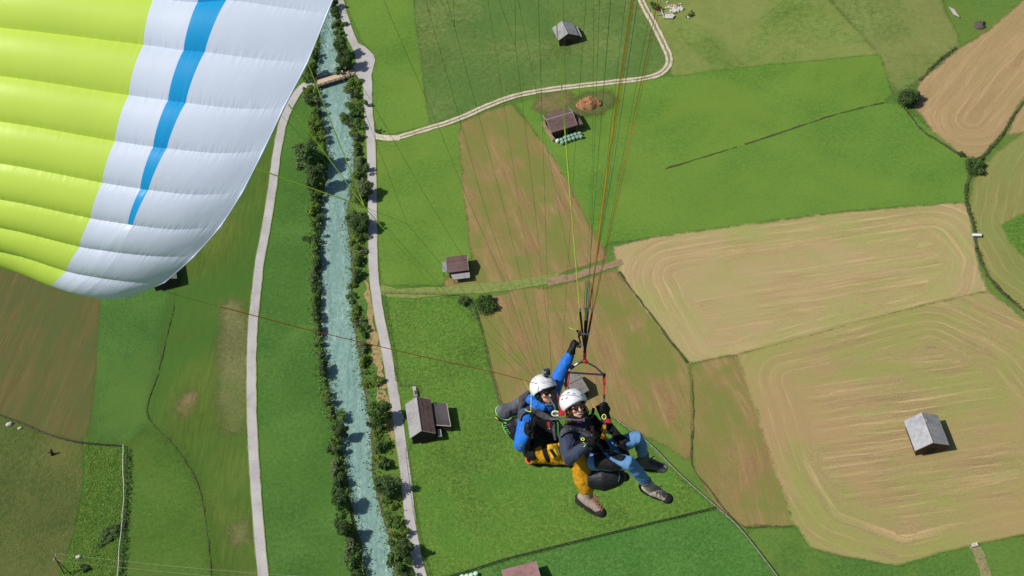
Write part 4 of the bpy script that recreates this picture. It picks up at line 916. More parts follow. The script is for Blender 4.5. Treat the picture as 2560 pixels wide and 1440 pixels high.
TC = {'f': [0, .015, .04, .08, .13, .19, .25, .3, .35, .4, .45, .5], 'w1': [.5, .54, .58, .62], 'b': [.62, .655, .69], 'w2': [.69, .74, .79, .84, .88, .92, .95, .975, 1.0]}
VS = 10
def patch(name, i, ts, mat, lower=False):
    vs, uv = [], []
    for t in ts:
        A, B = seam_pt(i, t), seam_pt(i + 1, t)
        e = .02; tc = min(max(t, .02), .98); tg = (seam_pt(i, tc + e) - seam_pt(i, tc - e)) + (seam_pt(i + 1, tc + e) - seam_pt(i + 1, tc - e))
        nn = tg.cross(B - A).normalized()
        if nn.dot(CB) < 0: nn = -nn
        wdt = (B - A).length; bul = wdt * (.15 * min(1, t / .12) ** .5 * (1 - t ** 3.2) + .015)
        for j in range(VS + 1):
            v_ = j / VS; sh = (1 - (2 * v_ - 1) ** 2) ** .8
            if lower: p = A.lerp(B, v_) - nn * (thick(t) + bul * .35 * sh)
            else: p = A.lerp(B, v_) + nn * bul * sh
            vs.append(p); uv.append((t * 3.0, i + v_ + .0))
    n = VS + 1; fs = [(a * n + j, a * n + j + 1, (a + 1) * n + j + 1, (a + 1) * n + j) for a in range(len(ts) - 1) for j in range(VS)]
    o = mk(name, vs, fs, mat, par, True); l = o.data.uv_layers.new(name='UVMap')
    for lp in o.data.loops: l.data[lp.index].uv = uv[lp.vertex_index]
    return o
for i in range(NS - 1):
    vis = i >= TOPN - 1
    patch('lime_panel', i, TC['f'], F_yel); patch('white_panel', i, TC['w1'], F_wht)
    patch('blue_panel' if i < NS - 4 else 'white_panel', i, TC['b'], F_blu if i < NS - 4 else F_wht); patch('white_panel', i, TC['w2'], F_wht)
    patch('lower_panel', i, [0, .02, .06, .12, .2, .35, .5, .7, .85, 1.0], F_low, True)
# wing tip rib closes the last cell
vs = [seam_pt(NS - 1, t) for t in np.linspace(0, 1, 20)]; A = seam_pt(NS - 1, .5); nn = (seam_pt(NS - 1, .6) - seam_pt(NS - 1, .4)).cross(seam_pt(NS - 2, .5) - A).normalized(); nn = -nn if nn.dot(CB) < 0 else nn
lo = [v_ - nn * thick(t) for v_, t in zip(vs, np.linspace(0, 1, 20))]
mk('tip_rib', vs + lo, [(i, i + 1, 21 + i, 20 + i) for i in range(19)], F_wht, par)
# trailing edge tape
MB().tube([seam_pt(i, 1.0) for i in range(NS)], .006, 5).build('trailing_edge_tape', F_wht, par, True)

# ------------------------------------------------------------------ lines
def lmat(name, c): return plain(name, c, .6, .1, 3)
L_dk = lmat('line_dark', S(64, 66, 50)); L_yg = lmat('line_lime', S(240, 255, 90, 1.0)); L_or = lmat('line_orange', S(255, 170, 40, 1.0)); L_rd = lmat('line_red', S(244, 104, 56, 1.0)); L_gr = lmat('line_green', S(60, 150, 84)); L_bl = lmat('line_blue', S(76, 140, 168)); L_br = lmat('line_maroon', S(116, 64, 44)); L_pk = lmat('line_pink', S(226, 110, 104))
def line(name, pts, mat, r=.0017, k=1.42):        # pts: (px, py, z nearer than 16.5)
    return MB().tube([Q(x, y, z if z < .6 else z * k) for x, y, z in pts], r * .9, 5).build(name, mat, par)
def zt(y): return 6.4 * max(0, (980 - y)) / 980    # lines climb towards the wing, nearer to the camera
def fan(pts, mat, r=.0012, name='suspension_line', z1=None):
    (xa, ya), (xb, yb) = pts[0], pts[-1]
    out = []
    if ya < 80:                                   # carry on above the frame to the wing
        x1, y1 = pts[1]; k = (-620 - ya) / (ya - y1); out.append((xa + (xa - x1) * k, -620, 8.1))
    for x, y in pts: out.append((x, y, zt(y) if z1 is None else z1(y)))
    return line(name, out, mat, r, 1.0)
RA = (1383, 985)
fan([(1064, 0), (1149, 295), (1206, 500), (1350, 935), RA], L_dk); fan([(1102, 0), (1137, 70)], L_bl); fan([(1133, 0), (1137, 70)], L_dk); fan([(1137, 70), (1255, 500), (1362, 935), RA], L_dk, .0012)
fan([(960, 0), (975, 38), (1097, 319), (1170, 500), (1270, 724), (1336, 925), RA], L_dk, .0012)
line('suspension_line', [(812, 57, 4.7), (930, 257, 3.9), (1070, 500, 2.5), (1236, 772, 1.2), (1345, 945, .25), (1383, 985, .1)], L_dk, .0012)
line('suspension_line', [(700, 285, 4.7), (940, 540, 2.6), (1160, 780, 1.2), (1340, 950, .2)], L_gr, .0012)
for x, y in ((950, 400), (930, 545)): line('suspension_line', [(x - (1018 - x) * 2.0, y - (560 - y) * 2.0 - 60, 4.6), (1018, 560, 2.2)], L_br, .0012)
line('suspension_line', [(1018, 560, 2.2), (1240, 825, .9), (1345, 955, .2), (1383, 985, .1)], L_br, .0012)
fan([(1220, 0), (1258, 250), (1296, 500), (1360, 900), RA], L_gr, .0012); fan([(1288, 0), (1289, 115)], L_br); fan([(1247, 0), (1289, 115)], L_br); fan([(1289, 115), (1335, 500), (1376, 880), RA], L_br, .0012)
fan([(1298, 10), (1353, 292), (1392, 500), (1449, 772)], L_gr, .0012); fan([(1346, 0), (1362, 500), (1372, 800), (1380, 960), RA], L_dk, .0012)
fan([(1387, 0), (1420, 420), (1449, 770)], L_yg, .0046, 'brake_line'); line('brake_line', [(1449, 770, .95), (1443, 800, .75), (1441, 826, .1)], L_yg, .0022)
fan([(1408, 0), (1420, 400), (1449, 772)], L_gr, .0012); fan([(1465, 0), (1436, 400), (1405, 900), (1392, 990)], L_br, .0012); fan([(1499, 0), (1485, 400), (1472, 772)], L_dk, .0012)
fan([(1527, 0), (1495, 400), (1466, 772)], L_gr, .0022); fan([(1485, 0), (1481, 400), (1464, 770)], L_gr, .0012); fan([(1564, 0), (1518, 400), (1474, 772)], L_dk, .0012)
fan([(1579, 0), (1521, 400), (1483, 700), (1472, 772)], L_or, .0042); fan([(1583, 0), (1524, 400), (1485, 700), (1474, 772)], L_or, .003); fan([(1586, 0), (1529, 400), (1474, 772)], L_dk, .0012)
fan([(1594, 0), (1536, 400), (1471, 770)], L_bl, .0022); fan([(1631, 0), (1556, 400), (1483, 772)], L_br, .0012); fan([(1645, 0), (1562, 400), (1484, 772)], L_rd, .0024); fan([(1652, 0), (1567, 400), (1485, 770)], L_rd, .0016)
for s in range(5): line('suspension_line', [(1464 + s * 4.6, 700 + 2 * s, 1.32), (1460 + s * 5.5, 774, .95)], (L_gr, L_gr, L_bl, L_pk, L_pk)[s], .0034)
# brake cascade from the trailing edge and the red stabiliser line
for (x, y, z) in ((640, 421, 4.8), (722, 262, 5.0), (770, 160, 5.1)): line('brake_line', [(x, y, z), (912, 518, 3.0)], L_yg, .004 if x > 650 else .0045)
line('brake_line', [(912, 518, 3.0), (1060, 690, 2.0), (1180, 812, 1.2), (1310, 950, .55), (1328, 984, .45)], L_yg, .0045)
line('brake_line', [(1328, 984, .45), (1328, 1000, .46), (1327, 1030, .47)], L_yg, .0026)
line('stabiliser_line', [(395, 722, 3.8), (470, 746, 3.5), (548, 766, 3.2)], L_dk, .0012); line('stabiliser_line', [(548, 766, 3.2), (760, 822, 2.2), (1060, 892, 1.2), (1250, 934, .5), (1345, 960, .2)], L_rd, .0042)
# ------------------------------------------------------------------ risers
W_blk = plain('webbing_black', S(22, 22, 24), .8, .2, 40); W_red = plain('webbing_red', S(188, 44, 42), .7, .2, 40); W_blu = plain('webbing_blue', S(40, 80, 190), .7, .1, 40); W_yel = plain('webbing_yellow', S(220, 214, 60), .7, .1, 40); W_gry = plain('webbing_grey', S(92, 92, 96), .75, .2, 40)
M_alu = plain('steel_link', S(190, 194, 200), .3, .1, 20, metal=.9)
def strap(name, pts, mat, wd=.02, th=.004, parent=None, nrm=None, n=5):
    pts = spline([Vector(p) for p in pts], n) if len(pts) > 2 else [Vector(p) for p in pts]; vs = []; fs = []
    for i, p in enumerate(pts):
        t = (pts[min(i + 1, len(pts) - 1)] - pts[max(i - 1, 0)]).normalized(); nn = (nrm or CB); s = t.cross(nn); s = s.normalized() if s.length > 1e-5 else CR; q = s.cross(t)
        vs += [p - s * wd / 2 - q * th / 2, p + s * wd / 2 - q * th / 2, p + s * wd / 2 + q * th / 2, p - s * wd / 2 + q * th / 2]
    for i in range(len(pts) - 1):
        for k in range(4): a = i * 4 + k; b_ = i * 4 + (k + 1) % 4; fs.append((a, b_, b_ + 4, a + 4))
    fs += [(3, 2, 1, 0), tuple(len(vs) - 4 + k for k in range(4))]
    return mk(name, vs, fs, mat, parent)
for (x, y, c, xm) in ((1450, 776, W_blk, 1456), (1464, 776, W_yel, 1462), (1470, 774, W_blu, 1465), (1481, 778, W_red, 1471)):
    strap('riser', [Q(xm, 832, .3), Q(1462, 882, .12)], W_blk, .018, .004, par)
    strap('riser', [Q(x + (xm - x) * .45, y + (832 - y) * .45, .62), Q(xm, 832, .3)], W_blk, .02, .004, par)
    strap('riser', [Q(x, y, .92), Q(x + (xm - x) * .45, y + (832 - y) * .45, .62)], c, .02, .004, par)
    MB().tube([Q(x, y - 6, .96), Q(x, y + 2, .92)], .011, 8).build('maillon', M_alu, par)
    MB().box(Q(xm, 834, .31), CR * .014, CU * .01, CB * .008).build('keeper', M_alu if c in (W_yel, W_red) else W_gry, par)
strap('riser', [Q(1462, 874, .14), Q(1462, 906, .02)], W_red, .032, .008, par)
strap('riser_tie', [Q(1452, 858, .16), Q(1448, 846, .17), Q(1447, 832, .2)], W_blk, .016, .004, par)
MB().box(Q(1452, 862, .16), CR * .014, CU * .012, CB * .008).build('pulley', M_alu, par)
for k in (880, 890, 898): MB().box(Q(1462, k, .15), CR * .018, CU * .004, CB * .006).build('stitching', W_blk, par)
strap('brake_tail', [Q(1440, 824, .1), Q(1431, 823, .12), Q(1423, 819, .13)], L_yg, .006, .004, par)
strap('brake_tail', [Q(1327, 1030, .5), Q(1320, 1028, .5), Q(1312, 1024, .5)], L_yg, .006, .004, par)
# the second set of risers, in front of the pilot's face
for (x, y, xe, ye, c) in ((1378, 962, 1392, 1030, W_blk), (1384, 958, 1396, 1034, W_blk), (1372, 975, 1400, 1036, W_blk), (1392, 985, 1402, 1034, W_red), (1365, 985, 1396, 1034, W_gry)):
    strap('riser', [Q(x, y, .12), Q((x + xe) / 2 + 2, (y + ye) / 2, .26), Q(xe, ye, .38)], c, .016, .004, par)
    MB().tube([Q(x, y - 5, .1), Q(x, y + 2, .13)], .008, 8).build('maillon', M_alu, par)
# ------------------------------------------------------------------ spreader bar
spd = empty('spreader_bar', Q(1462, 906, .05), 'dark triangular spreader bar hanging below the risers', 'spreader bar')
M_bar = plain('bar_tube', S(96, 100, 106), .35, .15, 30, metal=.7)
cA, cB_, cT = Q(1419, 931, .05), Q(1510, 937, .05), Q(1463, 904, .05)
MB().tube([cA, cB_], .011, 10).build('cross_tube', M_bar, spd)
MB().tube([cT, Q(1488, 917, .05), cB_], .009, 8).build('strut', M_bar, spd); MB().tube([cT, Q(1447, 908, .05), Q(1432, 918, .05), cA], .009, 8).build('strut', M_bar, spd)
MB().tube([Q(1458, 901, .06), Q(1444, 908, .07), Q(1436, 914, .06)], .008, 8).build('link', M_alu, spd)
MB().box(Q(1429, 918, .07), CR * .02 + CU * .012, CU * .018 - CR * .01, CB * .02).build('buckle', W_blk, spd)
MB().ell(cT, CR * .03, CU * .022, CB * .022).build('apex_joint', W_red, spd, True)
for c in (cA, cB_): MB().ell(c, CR * .02, CU * .02, CB * .02).build('corner_joint', W_blk, spd, True)
strap('hanger', [cA, Q(1415, 955, .05), Q(1419, 978, .08)], W_blk, .03, .006, spd); strap('hanger', [Q(1424, 934, .06), Q(1421, 958, .07), Q(1419, 972, .09)], W_red, .014, .006, spd)
strap('hanger', [cB_, Q(1511, 962, .08)], W_blk, .026, .006, spd); strap('hanger', [Q(1511, 945, .09), Q(1510, 990, .17)], W_red, .015, .008, spd); strap('hanger', [Q(1511, 985, .16), Q(1510, 1002, .2)], W_blk, .018, .006, spd)
for p in (Q(1510, 1002, .21), Q(1418, 972, .1)): MB().tube([p + CU * .02, p - CU * .03], .012, 8).build('shackle', M_alu, spd)

# ================================================================== the two flyers
def fuse(mb, voxel, smooth=4, fac=.5):
    me = bpy.data.meshes.new('tmp'); me.from_pydata([tuple(v) for v in mb.v], [], mb.f); me.update()
    bm = bmesh.new(); bm.from_mesh(me); bmesh.ops.recalc_face_normals(bm, faces=bm.faces); bm.to_mesh(me); bm.free()
    o = bpy.data.objects.new('tmp', me); COL.objects.link(o)
    r = o.modifiers.new('r', 'REMESH'); r.mode = 'VOXEL'; r.voxel_size = voxel; r.use_smooth_shade = True
    s = o.modifiers.new('s', 'SMOOTH'); s.iterations = smooth; s.factor = fac
    dg = bpy.context.evaluated_depsgraph_get(); out = bpy.data.meshes.new_from_object(o.evaluated_get(dg))
    bpy.data.objects.remove(o); bpy.data.meshes.remove(me); return out
def rumple(me, amp, sc, seed=0, aniso=(1, 1, 1)):
    n = len(me.vertices); co = np.empty(n * 3); me.vertices.foreach_get('co', co); co = co.reshape(-1, 3)
    no = np.empty(n * 3); me.vertices.foreach_get('normal', no); no = no.reshape(-1, 3)
    d = np.array([noise.noise(Vector((c[0] * sc * aniso[0] + seed, c[1] * sc * aniso[1], (c[2] - H) * sc * aniso[2]))) + .5 * noise.noise(Vector((c[0] * sc * 2.3 + seed, c[1] * sc * 2.3, (c[2] - H) * sc * 2.3))) for c in co])
    me.vertices.foreach_set('co', (co + no * (d * amp)[:, None]).ravel()); me.update(); return me
def place(name, me, mat, parent):
    off = wl(parent); me.transform(Matrix.Translation(-off)); me.shade_smooth(); return mko(name, me, mat, parent)
def cloth(name, mb, mat, parent, voxel=.012, smooth=4, amp=.006, sc=14, seed=0, cut=None):
    me = fuse(mb, voxel, smooth); rumple(me, amp, sc, seed); return place(name, me, mat, parent)

M_skin = plain('skin', S(232, 178, 150), .5, .06, 12, c2=S(212, 150, 124), spec=.4)
C_blue = plain('jacket_blue', S(12, 112, 214), .6, .1, 8, sheen=.2, bmp=.3, bscale=40); C_navy = plain('jacket_navy', S(52, 62, 86), .7, .12, 8, sheen=.2, bmp=.3, bscale=40)
C_must = plain('trousers_mustard', S(196, 142, 22), .8, .18, 9, bmp=.3, bscale=50); C_musty = plain('pocket_yellow', S(228, 180, 40), .7, .12, 12)
C_jean = plain('denim', S(100, 144, 190), .85, .10, 5, c2=S(80, 124, 172), bmp=.3, bscale=90); C_blk = plain('black_cloth', S(17, 17, 19), .75, .25, 12, bmp=.4, bscale=50); C_blk2 = plain('black_nylon', S(32, 34, 38), .5, .2, 10, bmp=.3, bscale=30)
C_gry = plain('grey_nylon', S(104, 106, 112), .65, .1, 8, bmp=.25, bscale=30); C_dgry = plain('dark_grey_nylon', S(70, 72, 78), .65, .15, 10, bmp=.25, bscale=40)
C_glove = plain('glove_black', S(19, 19, 21), .6, .3, 14, bmp=.4, bscale=60)
C_helm = plain('helmet_white', S(238, 240, 244), .25, .02, 4, spec=.5); C_vent = plain('vent_black', S(26, 26, 28), .6, .1, 9)
C_lens = plain('dark_lens', S(24, 20, 20), .08, .2, 9, spec=.8); C_lensb = plain('brown_lens', S(66, 38, 34), .08, .2, 9, spec=.8); C_gold = plain('thin_frame', S(190, 160, 110), .3, .1, 9, metal=.8)
C_hair = plain('hair_brown', S(120, 78, 48), .6, .35, 30, c2=S(70, 44, 28)); C_teeth = plain('teeth', S(240, 232, 222), .4, .03, 9); C_lip = plain('lips', S(196, 104, 96), .5, .1, 20); C_beard = plain('stubble_dark', S(84, 62, 54), .8, .2, 60)
C_shoe = plain('boot_beige', S(178, 166, 154), .8, .15, 12, c2=S(140, 124, 112)); C_shoeg = plain('boot_grey', S(98, 96, 96), .8, .15, 12); C_shoer = plain('shoe_taupe', S(160, 142, 130), .8, .15, 12); C_sole = plain('sole_rubber', S(44, 42, 41), .8, .2, 12); C_lace = plain('lace', S(58, 54, 62), .7, .2, 30); C_lacer = plain('lace_red', S(190, 110, 100), .7, .2, 30)
C_sock = plain('sock_dark', S(36, 38, 46), .9, .2, 20); C_cuffj = plain('sock_pale_blue', S(150, 170, 190), .9, .1, 20); C_neon = plain('piping_neon', S(150, 240, 120), .5, .05, 10); C_org = plain('buckle_orange', S(238, 110, 40), .4, .05, 10); C_redm = plain('red_webbing', S(196, 50, 58), .6, .15, 20); C_coral = plain('handle_coral', S(230, 92, 66), .5, .05, 10); C_pink = plain('scarf_pink', S(220, 70, 170), .8, .2, 20); C_camg = plain('camera_grey', S(122, 132, 128), .4, .1, 20); C_white = plain('white_print', S(232, 236, 234), .6, .03, 10)

def head_frame(c, fdir, updir):
    f = (CR * fdir[0] + CU * fdir[1] + CB * fdir[2]).normalized(); u = (CR * updir[0] + CU * updir[1] + CB * updir[2]); u = (u - f * u.dot(f)).normalized(); r = f.cross(u)   # wearer's right
    return lambda a, b_, d: c + r * a + u * b_ + f * d, r, u, f
def head_shapes(mb, hf):
    X, r, u, f = hf
    mb.ell(X(0, .03, -.01), r * .076, f * .096, u * .09); mb.ell(X(0, -.03, .02), r * .066, f * .078, u * .085)
    mb.cap_tube([X(-.03, -.085, .055), X(0, -.1, .075), X(.03, -.085, .055)], .026, 10)          # chin
    for s in (-1, 1):
        mb.ell(X(.04 * s, -.03, .07), r * .026, f * .022, u * .024, 10, 7)                        # cheek
        mb.ell(X(.077 * s, -.01, -.005), r * .011, f * .02, u * .032, 10, 7)                      # ear
        mb.ell(X(.032 * s, .018, .088), r * .03, f * .012, u * .01, 10, 7)                        # brow
    mb.tube([X(0, .012, .094), X(0, -.012, .104), X(0, -.034, .116), X(0, -.04, .098)], [.009, .012, .016, .012], 8)    # nose
    mb.cap_tube([X(-.02, -.068, .09), X(.02, -.068, .09)], .011, 8)
def helmet(root, hf, rr=(.132, .134, .15), vents=True, lowf=.05, lows=-.055):
    X, r, u, f = hf; nu, nv = 40, 18; vs = []; fs = []
    for i in range(nv + 1):
        for k in range(nu):
            a = 2 * math.pi * k / nu; cf, sf = math.cos(a), math.sin(a)            # a = 0 is the front
            low = lows + (lowf - lows) * max(0, cf) ** .8 if cf > 0 else lows - .02 * cf
            th1 = math.acos(max(-1, min(1, (low - .03) / rr[1]))); th = th1 * i / nv
            vs.append(X(rr[0] * sf * math.sin(th), .03 + rr[1] * math.cos(th), -.012 + rr[2] * cf * math.sin(th)))
    for i in range(nv):
        for k in range(nu): fs.append((i * nu + k, i * nu + (k + 1) % nu, (i + 1) * nu + (k + 1) % nu, (i + 1) * nu + k))
    h = mk('helmet', vs, fs, C_helm, root, True); so_ = h.modifiers.new('s', 'SOLIDIFY'); so_.thickness = .012; so_.offset = 1
    rim = [vs[nv * nu + k] for k in range(nu)] + [vs[nv * nu]]
    MB().tube(rim, .0075, 6).build('rim', C_vent if not vents else C_helm, h, True)
    if vents:
        for a, th in ((.9, .42), (-1.3, .72), (.1, .62), (.95, .85), (-.55, .98), (1.45, .98), (2.4, .7), (-2.4, .7)):
            p = X((rr[0] + .012) * math.sin(a) * math.sin(th), .03 + (rr[1] + .012) * math.cos(th), -.012 + (rr[2] + .012) * math.cos(a) * math.sin(th)); n_ = (p - X(0, .03, -.012)).normalized()
            t = (f - n_ * f.dot(n_)).normalized(); s_ = n_.cross(t)
            MB().box(p, (t * math.cos(.9) + s_ * math.sin(.9)) * .013, (s_ * math.cos(.9) - t * math.sin(.9)) * .0038, n_ * .004).build('vent', C_vent, h)
    for s in (-1, 1): strap('chin_strap', [X(.083 * s, -.02, .02), X(.074 * s, -.07, .05), X(.03 * s, -.118, .075), X(0, -.128, .08)], C_vent, .016, .004, h, nrm=(r * s + f).normalized())
    MB().tube([X(.086, .0, .0), X(.085, -.05, .01)], .014, 8).build('strap_buckle', C_helm, h)
    return h
def glasses(root, hf, lens, frame, big=1.0):
    X, r, u, f = hf; o = MB()
    for s in (-1, 1): o.ell(X(.033 * s, .002, .1), r * .031 * big - f * .009 * s * 0, f * .008, u * .024 * big, 14, 8)
    gl = mk('sunglasses', o.v, o.f, lens, root, True)
    MB().tube([X(-.078, .012, .01), X(-.068, .012, .085), X(-.03, .02, .106), X(0, .012, .108), X(.03, .02, .106), X(.068, .012, .085), X(.078, .012, .01)], .0035 * big, 6).build('frame', frame, gl, True)
    return gl
def hand_shapes(mb, W, D, Nn, curl=1.0, s=1.0, side=1, fat=1.0):
    """palm, four unequal fingers curling towards -Nn, thumb from the side of the palm"""
    D = D.normalized(); Nn = (Nn - D * Nn.dot(D)).normalized(); B = D.cross(Nn) * side
    mb.cap_tube([W - D * .03 * s, W + D * .02 * s, W + D * .06 * s, W + D * .088 * s], [.026 * s * fat, .03 * s * fat, .038 * s * fat, .036 * s * fat], 12, flat=(Nn, .62))
    for k, (o, L) in enumerate(((-.03, .068), (-.01, .077), (.011, .072), (.03, .057))):
        p = W + D * .086 * s + B * o * s; pts = [p - D * .02]; d = D.copy(); a = 0
        for j, seg in enumerate((.42, .32, .26)):
            a += curl * (.75, .95, .7)[j]; dd = D * math.cos(a) - Nn * math.sin(a); p = p + dd * L * seg * 1.25 * s; pts.append(p.copy())
        mb.cap_tube([pts[0]] + [W + D * .088 * s + B * o * s] + pts[1:], [.0105 * fat * s] * 2 + [.0105 * fat * s, .0098 * fat * s, .0088 * fat * s], 8)
    t0 = W + D * .03 * s - B * .03 * s; mb.cap_tube([t0, t0 - B * .022 * s + D * .02 * s - Nn * .012 * s, t0 - B * .018 * s + D * .045 * s - Nn * .03 * s, t0 - B * .004 * s + D * .06 * s - Nn * .042 * s], [.014 * s * fat, .0135 * s * fat, .0115 * s * fat, .0095 * s * fat], 8)
def boot(root, A, toe, up, upper, toecap, lace, Ls=.285, shaft=.11, grip=True, ankle_mat=None, name='boot'):
    """A ankle joint, toe direction, up = along the shin"""
    u = up.normalized(); t = toe.normalized(); u = (u - t * u.dot(t)).normalized(); b_ = t.cross(u)
    heel = A - u * .075 - t * .065; m_ = MB()
    m_.cap_tube([A + up.normalized() * shaft, A + up.normalized() * .03, A - u * .02 - t * .01], [.06, .056, .058], 12)
    m_.cap_tube([heel + u * .028, A - u * .035 + t * .03, heel + t * (Ls * .55) + u * .035, heel + t * (Ls * .86) + u * .02], [.05, .066, .056, .046], 12, flat=(u, .95))
    o = place(name, rumple(fuse(m_, .008, 3), .0025, 30), upper, root)
    sb = MB(); lst = []
    for k in range(13):
        q = k / 12; wdt = .036 + .016 * math.sin(min(1, q * 1.25) * math.pi) ** .6 * (1 if q < .85 else .75); lst.append((heel + t * (-.045 + (Ls + .02) * q), wdt))
    top = [p + b_ * w_ for p, w_ in lst] + [p - b_ * w_ for p, w_ in lst[::-1]]; nrm = u
    sb.slab([p - u * .012 for p in top], .03, -u); sl = sb.build('sole', C_sole, o)
    if grip:
        lg = MB()
        for k in range(10):
            if k == 4: continue
            p, w_ = lst[k + 1 if k < 11 else 11]
            for s in (-1, 1): lg.box(p - u * .047 + b_ * s * (w_ - .012), t * .008, b_ * .014, u * .007)
        tag(lg.build('lugs', C_sole, sl), kind='stuff')
    tc = MB(); tc.ell(heel + t * (Ls * .92) + u * .008, t * .066, b_ * .057, u * .05); tc.build('toe_cap', toecap, o, True)
    ra = MB(); ra.cap_tube([heel + u * .0 - t * .02, heel + u * .0 + t * .05], [.052, .052], 10, flat=(u, .6)); ra.build('heel_counter', toecap, o, True)
    lc = MB()
    for k in range(5):
        p = A + t * (.058 + .03 * k) - u * (-.06 + .019 * k); lc.tube([p + b_ * .03 - u * .012, p + u * .007 + t * .01, p - b_ * .03 + t * .022 - u * .012], .0035, 5); lc.tube([p - b_ * .03 - u * .012, p + u * .007 + t * .01, p + b_ * .03 + t * .022 - u * .012], .0035, 5)
    p = A + t * .062 + u * .055
    for s in (-1, 1): lc.tube([p, p + b_ * .03 * s + u * .02 + t * .02, p + b_ * .05 * s + t * .03, p + b_ * .025 * s - u * .005, p + b_ * .06 * s - u * .03 + t * .03], .0032, 5)
    lc.build('laces', lace, o)
    ct = A + up.normalized() * (shaft + .03); q1 = up.normalized().orthogonal().normalized(); q2 = up.normalized().cross(q1)
    MB().tube([ct + (q1 * math.cos(a) + q2 * math.sin(a)) * .05 for a in np.linspace(0, 6.2832, 17)], .014, 7).build('collar', C_shoeg, o, True)
    return o

# ------------------------------------------------------------------ pilot (left, blue jacket)
pj = dict(head=Q(1360, 976, .06), neck=Q(1347, 1018, -.02), chest=Q(1345, 1060, -.02), pel=Q(1348, 1132, -.02), sR=Q(1316, 1040, .1), eR=Q(1302, 1116, .2), wR=Q(1316, 1088, .36), hR=Q(1320, 1080, .4), sL=Q(1374, 1008, -.12), eL=Q(1398, 938, -.13), wL=Q(1427, 884, -.1), hL=Q(1437, 845, -.08), hipR=Q(1338, 1128, .1), kR=Q(1450, 1138, .2), aR=Q(1470, 1240, .06), hipL=Q(1368, 1122, -.12), kL=Q(1500, 1088, -.14), aL=Q(1522, 1165, -.3))
pilot = empty('person', pj['pel'], 'person in blue jacket and white helmet with one arm raised, flying behind', 'person')
hfP = head_frame(pj['head'], (.56, -.16, .81), (-.06, .95, .2)); X, r_, u_, f_ = hfP
mb = MB(); head_shapes(mb, hfP)
def body_shapes(mb, j, k=1.0):
    mb.cap_tube([j['head'], j['neck'], j['chest']], [.05, .055, .07], 12)
    mb.cap_tube([j['neck'].lerp(j['chest'], .5), j['chest'], j['chest'].lerp(j['pel'], .5), j['pel']], [.1 * k, .13 * k, .125 * k, .13 * k], 16)
    for s in 'RL':
        mb.cap_tube([j['neck'].lerp(j['chest'], .5), j['s' + s], j['e' + s], j['w' + s]], [.06 * k, .056 * k, .044 * k, .03 * k], 12)
        mb.cap_tube([j['pel'], j['hip' + s], j['hip' + s].lerp(j['k' + s], .5), j['k' + s], j['k' + s].lerp(j['a' + s], .35), j['a' + s]], [.1 * k, .09 * k, .075 * k, .056 * k, .052 * k, .036 * k], 12)
        fd = (j['a' + s] - j['k' + s]).normalized(); mb.cap_tube([j['a' + s], j['a' + s] + fd * .05, j['a' + s] + fd * .05 + j['toe' + s] * .09], [.033, .032, .026], 10)
pj['toeR'] = (CR * .78 - CU * .52 + CB * .35).normalized(); pj['toeL'] = (CR * .9 - CU * .3 + CB * .1).normalized()
body_shapes(mb, pj)
hand_shapes(mb, pj['wR'], CU * .75 + CR * .1 + CB * .3, -CR * .8 + CB * .3, 1.25, 1.0, -1); hand_shapes(mb, pj['wL'], CU * .95 + CR * .28, CB * .3 - CR * .9, 1.1, 1.0, 1)
place('body', fuse(mb, .0065, 3), M_skin, pilot)
j = pj; jk = MB()
jk.cap_tube([j['neck'].lerp(j['chest'], .3), j['chest'], j['chest'].lerp(j['pel'], .5), j['pel'].lerp(j['chest'], .1)], [.12, .155, .15, .15], 18)
jk.cap_tube([j['neck'].lerp(j['chest'], .4), j['sR'], j['sR'].lerp(j['eR'], .5), j['eR'], j['eR'].lerp(j['wR'], .55), j['wR']], [.08, .088, .08, .078, .062, .045], 14)
jk.cap_tube([j['neck'].lerp(j['chest'], .4), j['sL'], j['sL'].lerp(j['eL'], .5), j['eL'], j['eL'].lerp(j['wL'], .6), j['wL'] - (j['wL'] - j['eL']).normalized() * .02], [.08, .082, .075, .07, .06, .05], 14)
jk.cap_tube([X(.085, -.11, -.03), X(.1, -.13, .02), X(.06, -.15, .075), X(0, -.165, .09), X(-.06, -.15, .07)], [.035, .045, .04, .036, .035], 10)     # hood collar
jk.ell(X(.04, -.1, -.09), r_ * .12, u_ * .07, f_ * .07)
cloth('jacket', jk, C_blue, pilot, .010, 3, .008, 17, 3)
tr = MB()
tr.cap_tube([j['pel'], j['hipR'], j['hipR'].lerp(j['kR'], .5), j['kR'], j['kR'].lerp(j['aR'], .3), j['kR'].lerp(j['aR'], .6), j['kR'].lerp(j['aR'], .8)], [.12, .125, .118, .112, .112, .112, .085], 16)
tr.cap_tube([j['pel'], j['hipL'], j['hipL'].lerp(j['kL'], .5), j['kL'], j['kL'].lerp(j['aL'], .5), j['kL'].lerp(j['aL'], .85)], [.12, .12, .1, .09, .09, .07], 16)
cloth('trousers', tr, C_must, pilot, .010, 3, .010, 16, 8)
MB().cap_tube([j['kR'].lerp(j['aR'], .74), j['aR'] + (j['aR'] - j['kR']).normalized() * .0], [.052, .045], 12).build('sock', C_sock, pilot, True)
boot(pilot, j['aR'] + (j['aR'] - j['kR']).normalized() * .015, j['toeR'], (j['kR'] - j['aR']), C_shoer, C_sole, C_lacer, .275, .05, True, name='shoe')
boot(pilot, j['aL'], j['toeL'], (j['kL'] - j['aL']), C_shoer, C_sole, C_lacer, .27, .05, False, name='shoe')
gv = MB(); hand_shapes(gv, j['wR'], CU * .75 + CR * .1 + CB * .3, -CR * .8 + CB * .3, 1.25, 1.12, -1, 1.22); gv.cap_tube([j['wR'].lerp(j['eR'], .18), j['wR']], [.045, .04], 12)
place('glove', fuse(gv, .006, 2), C_glove, pilot)
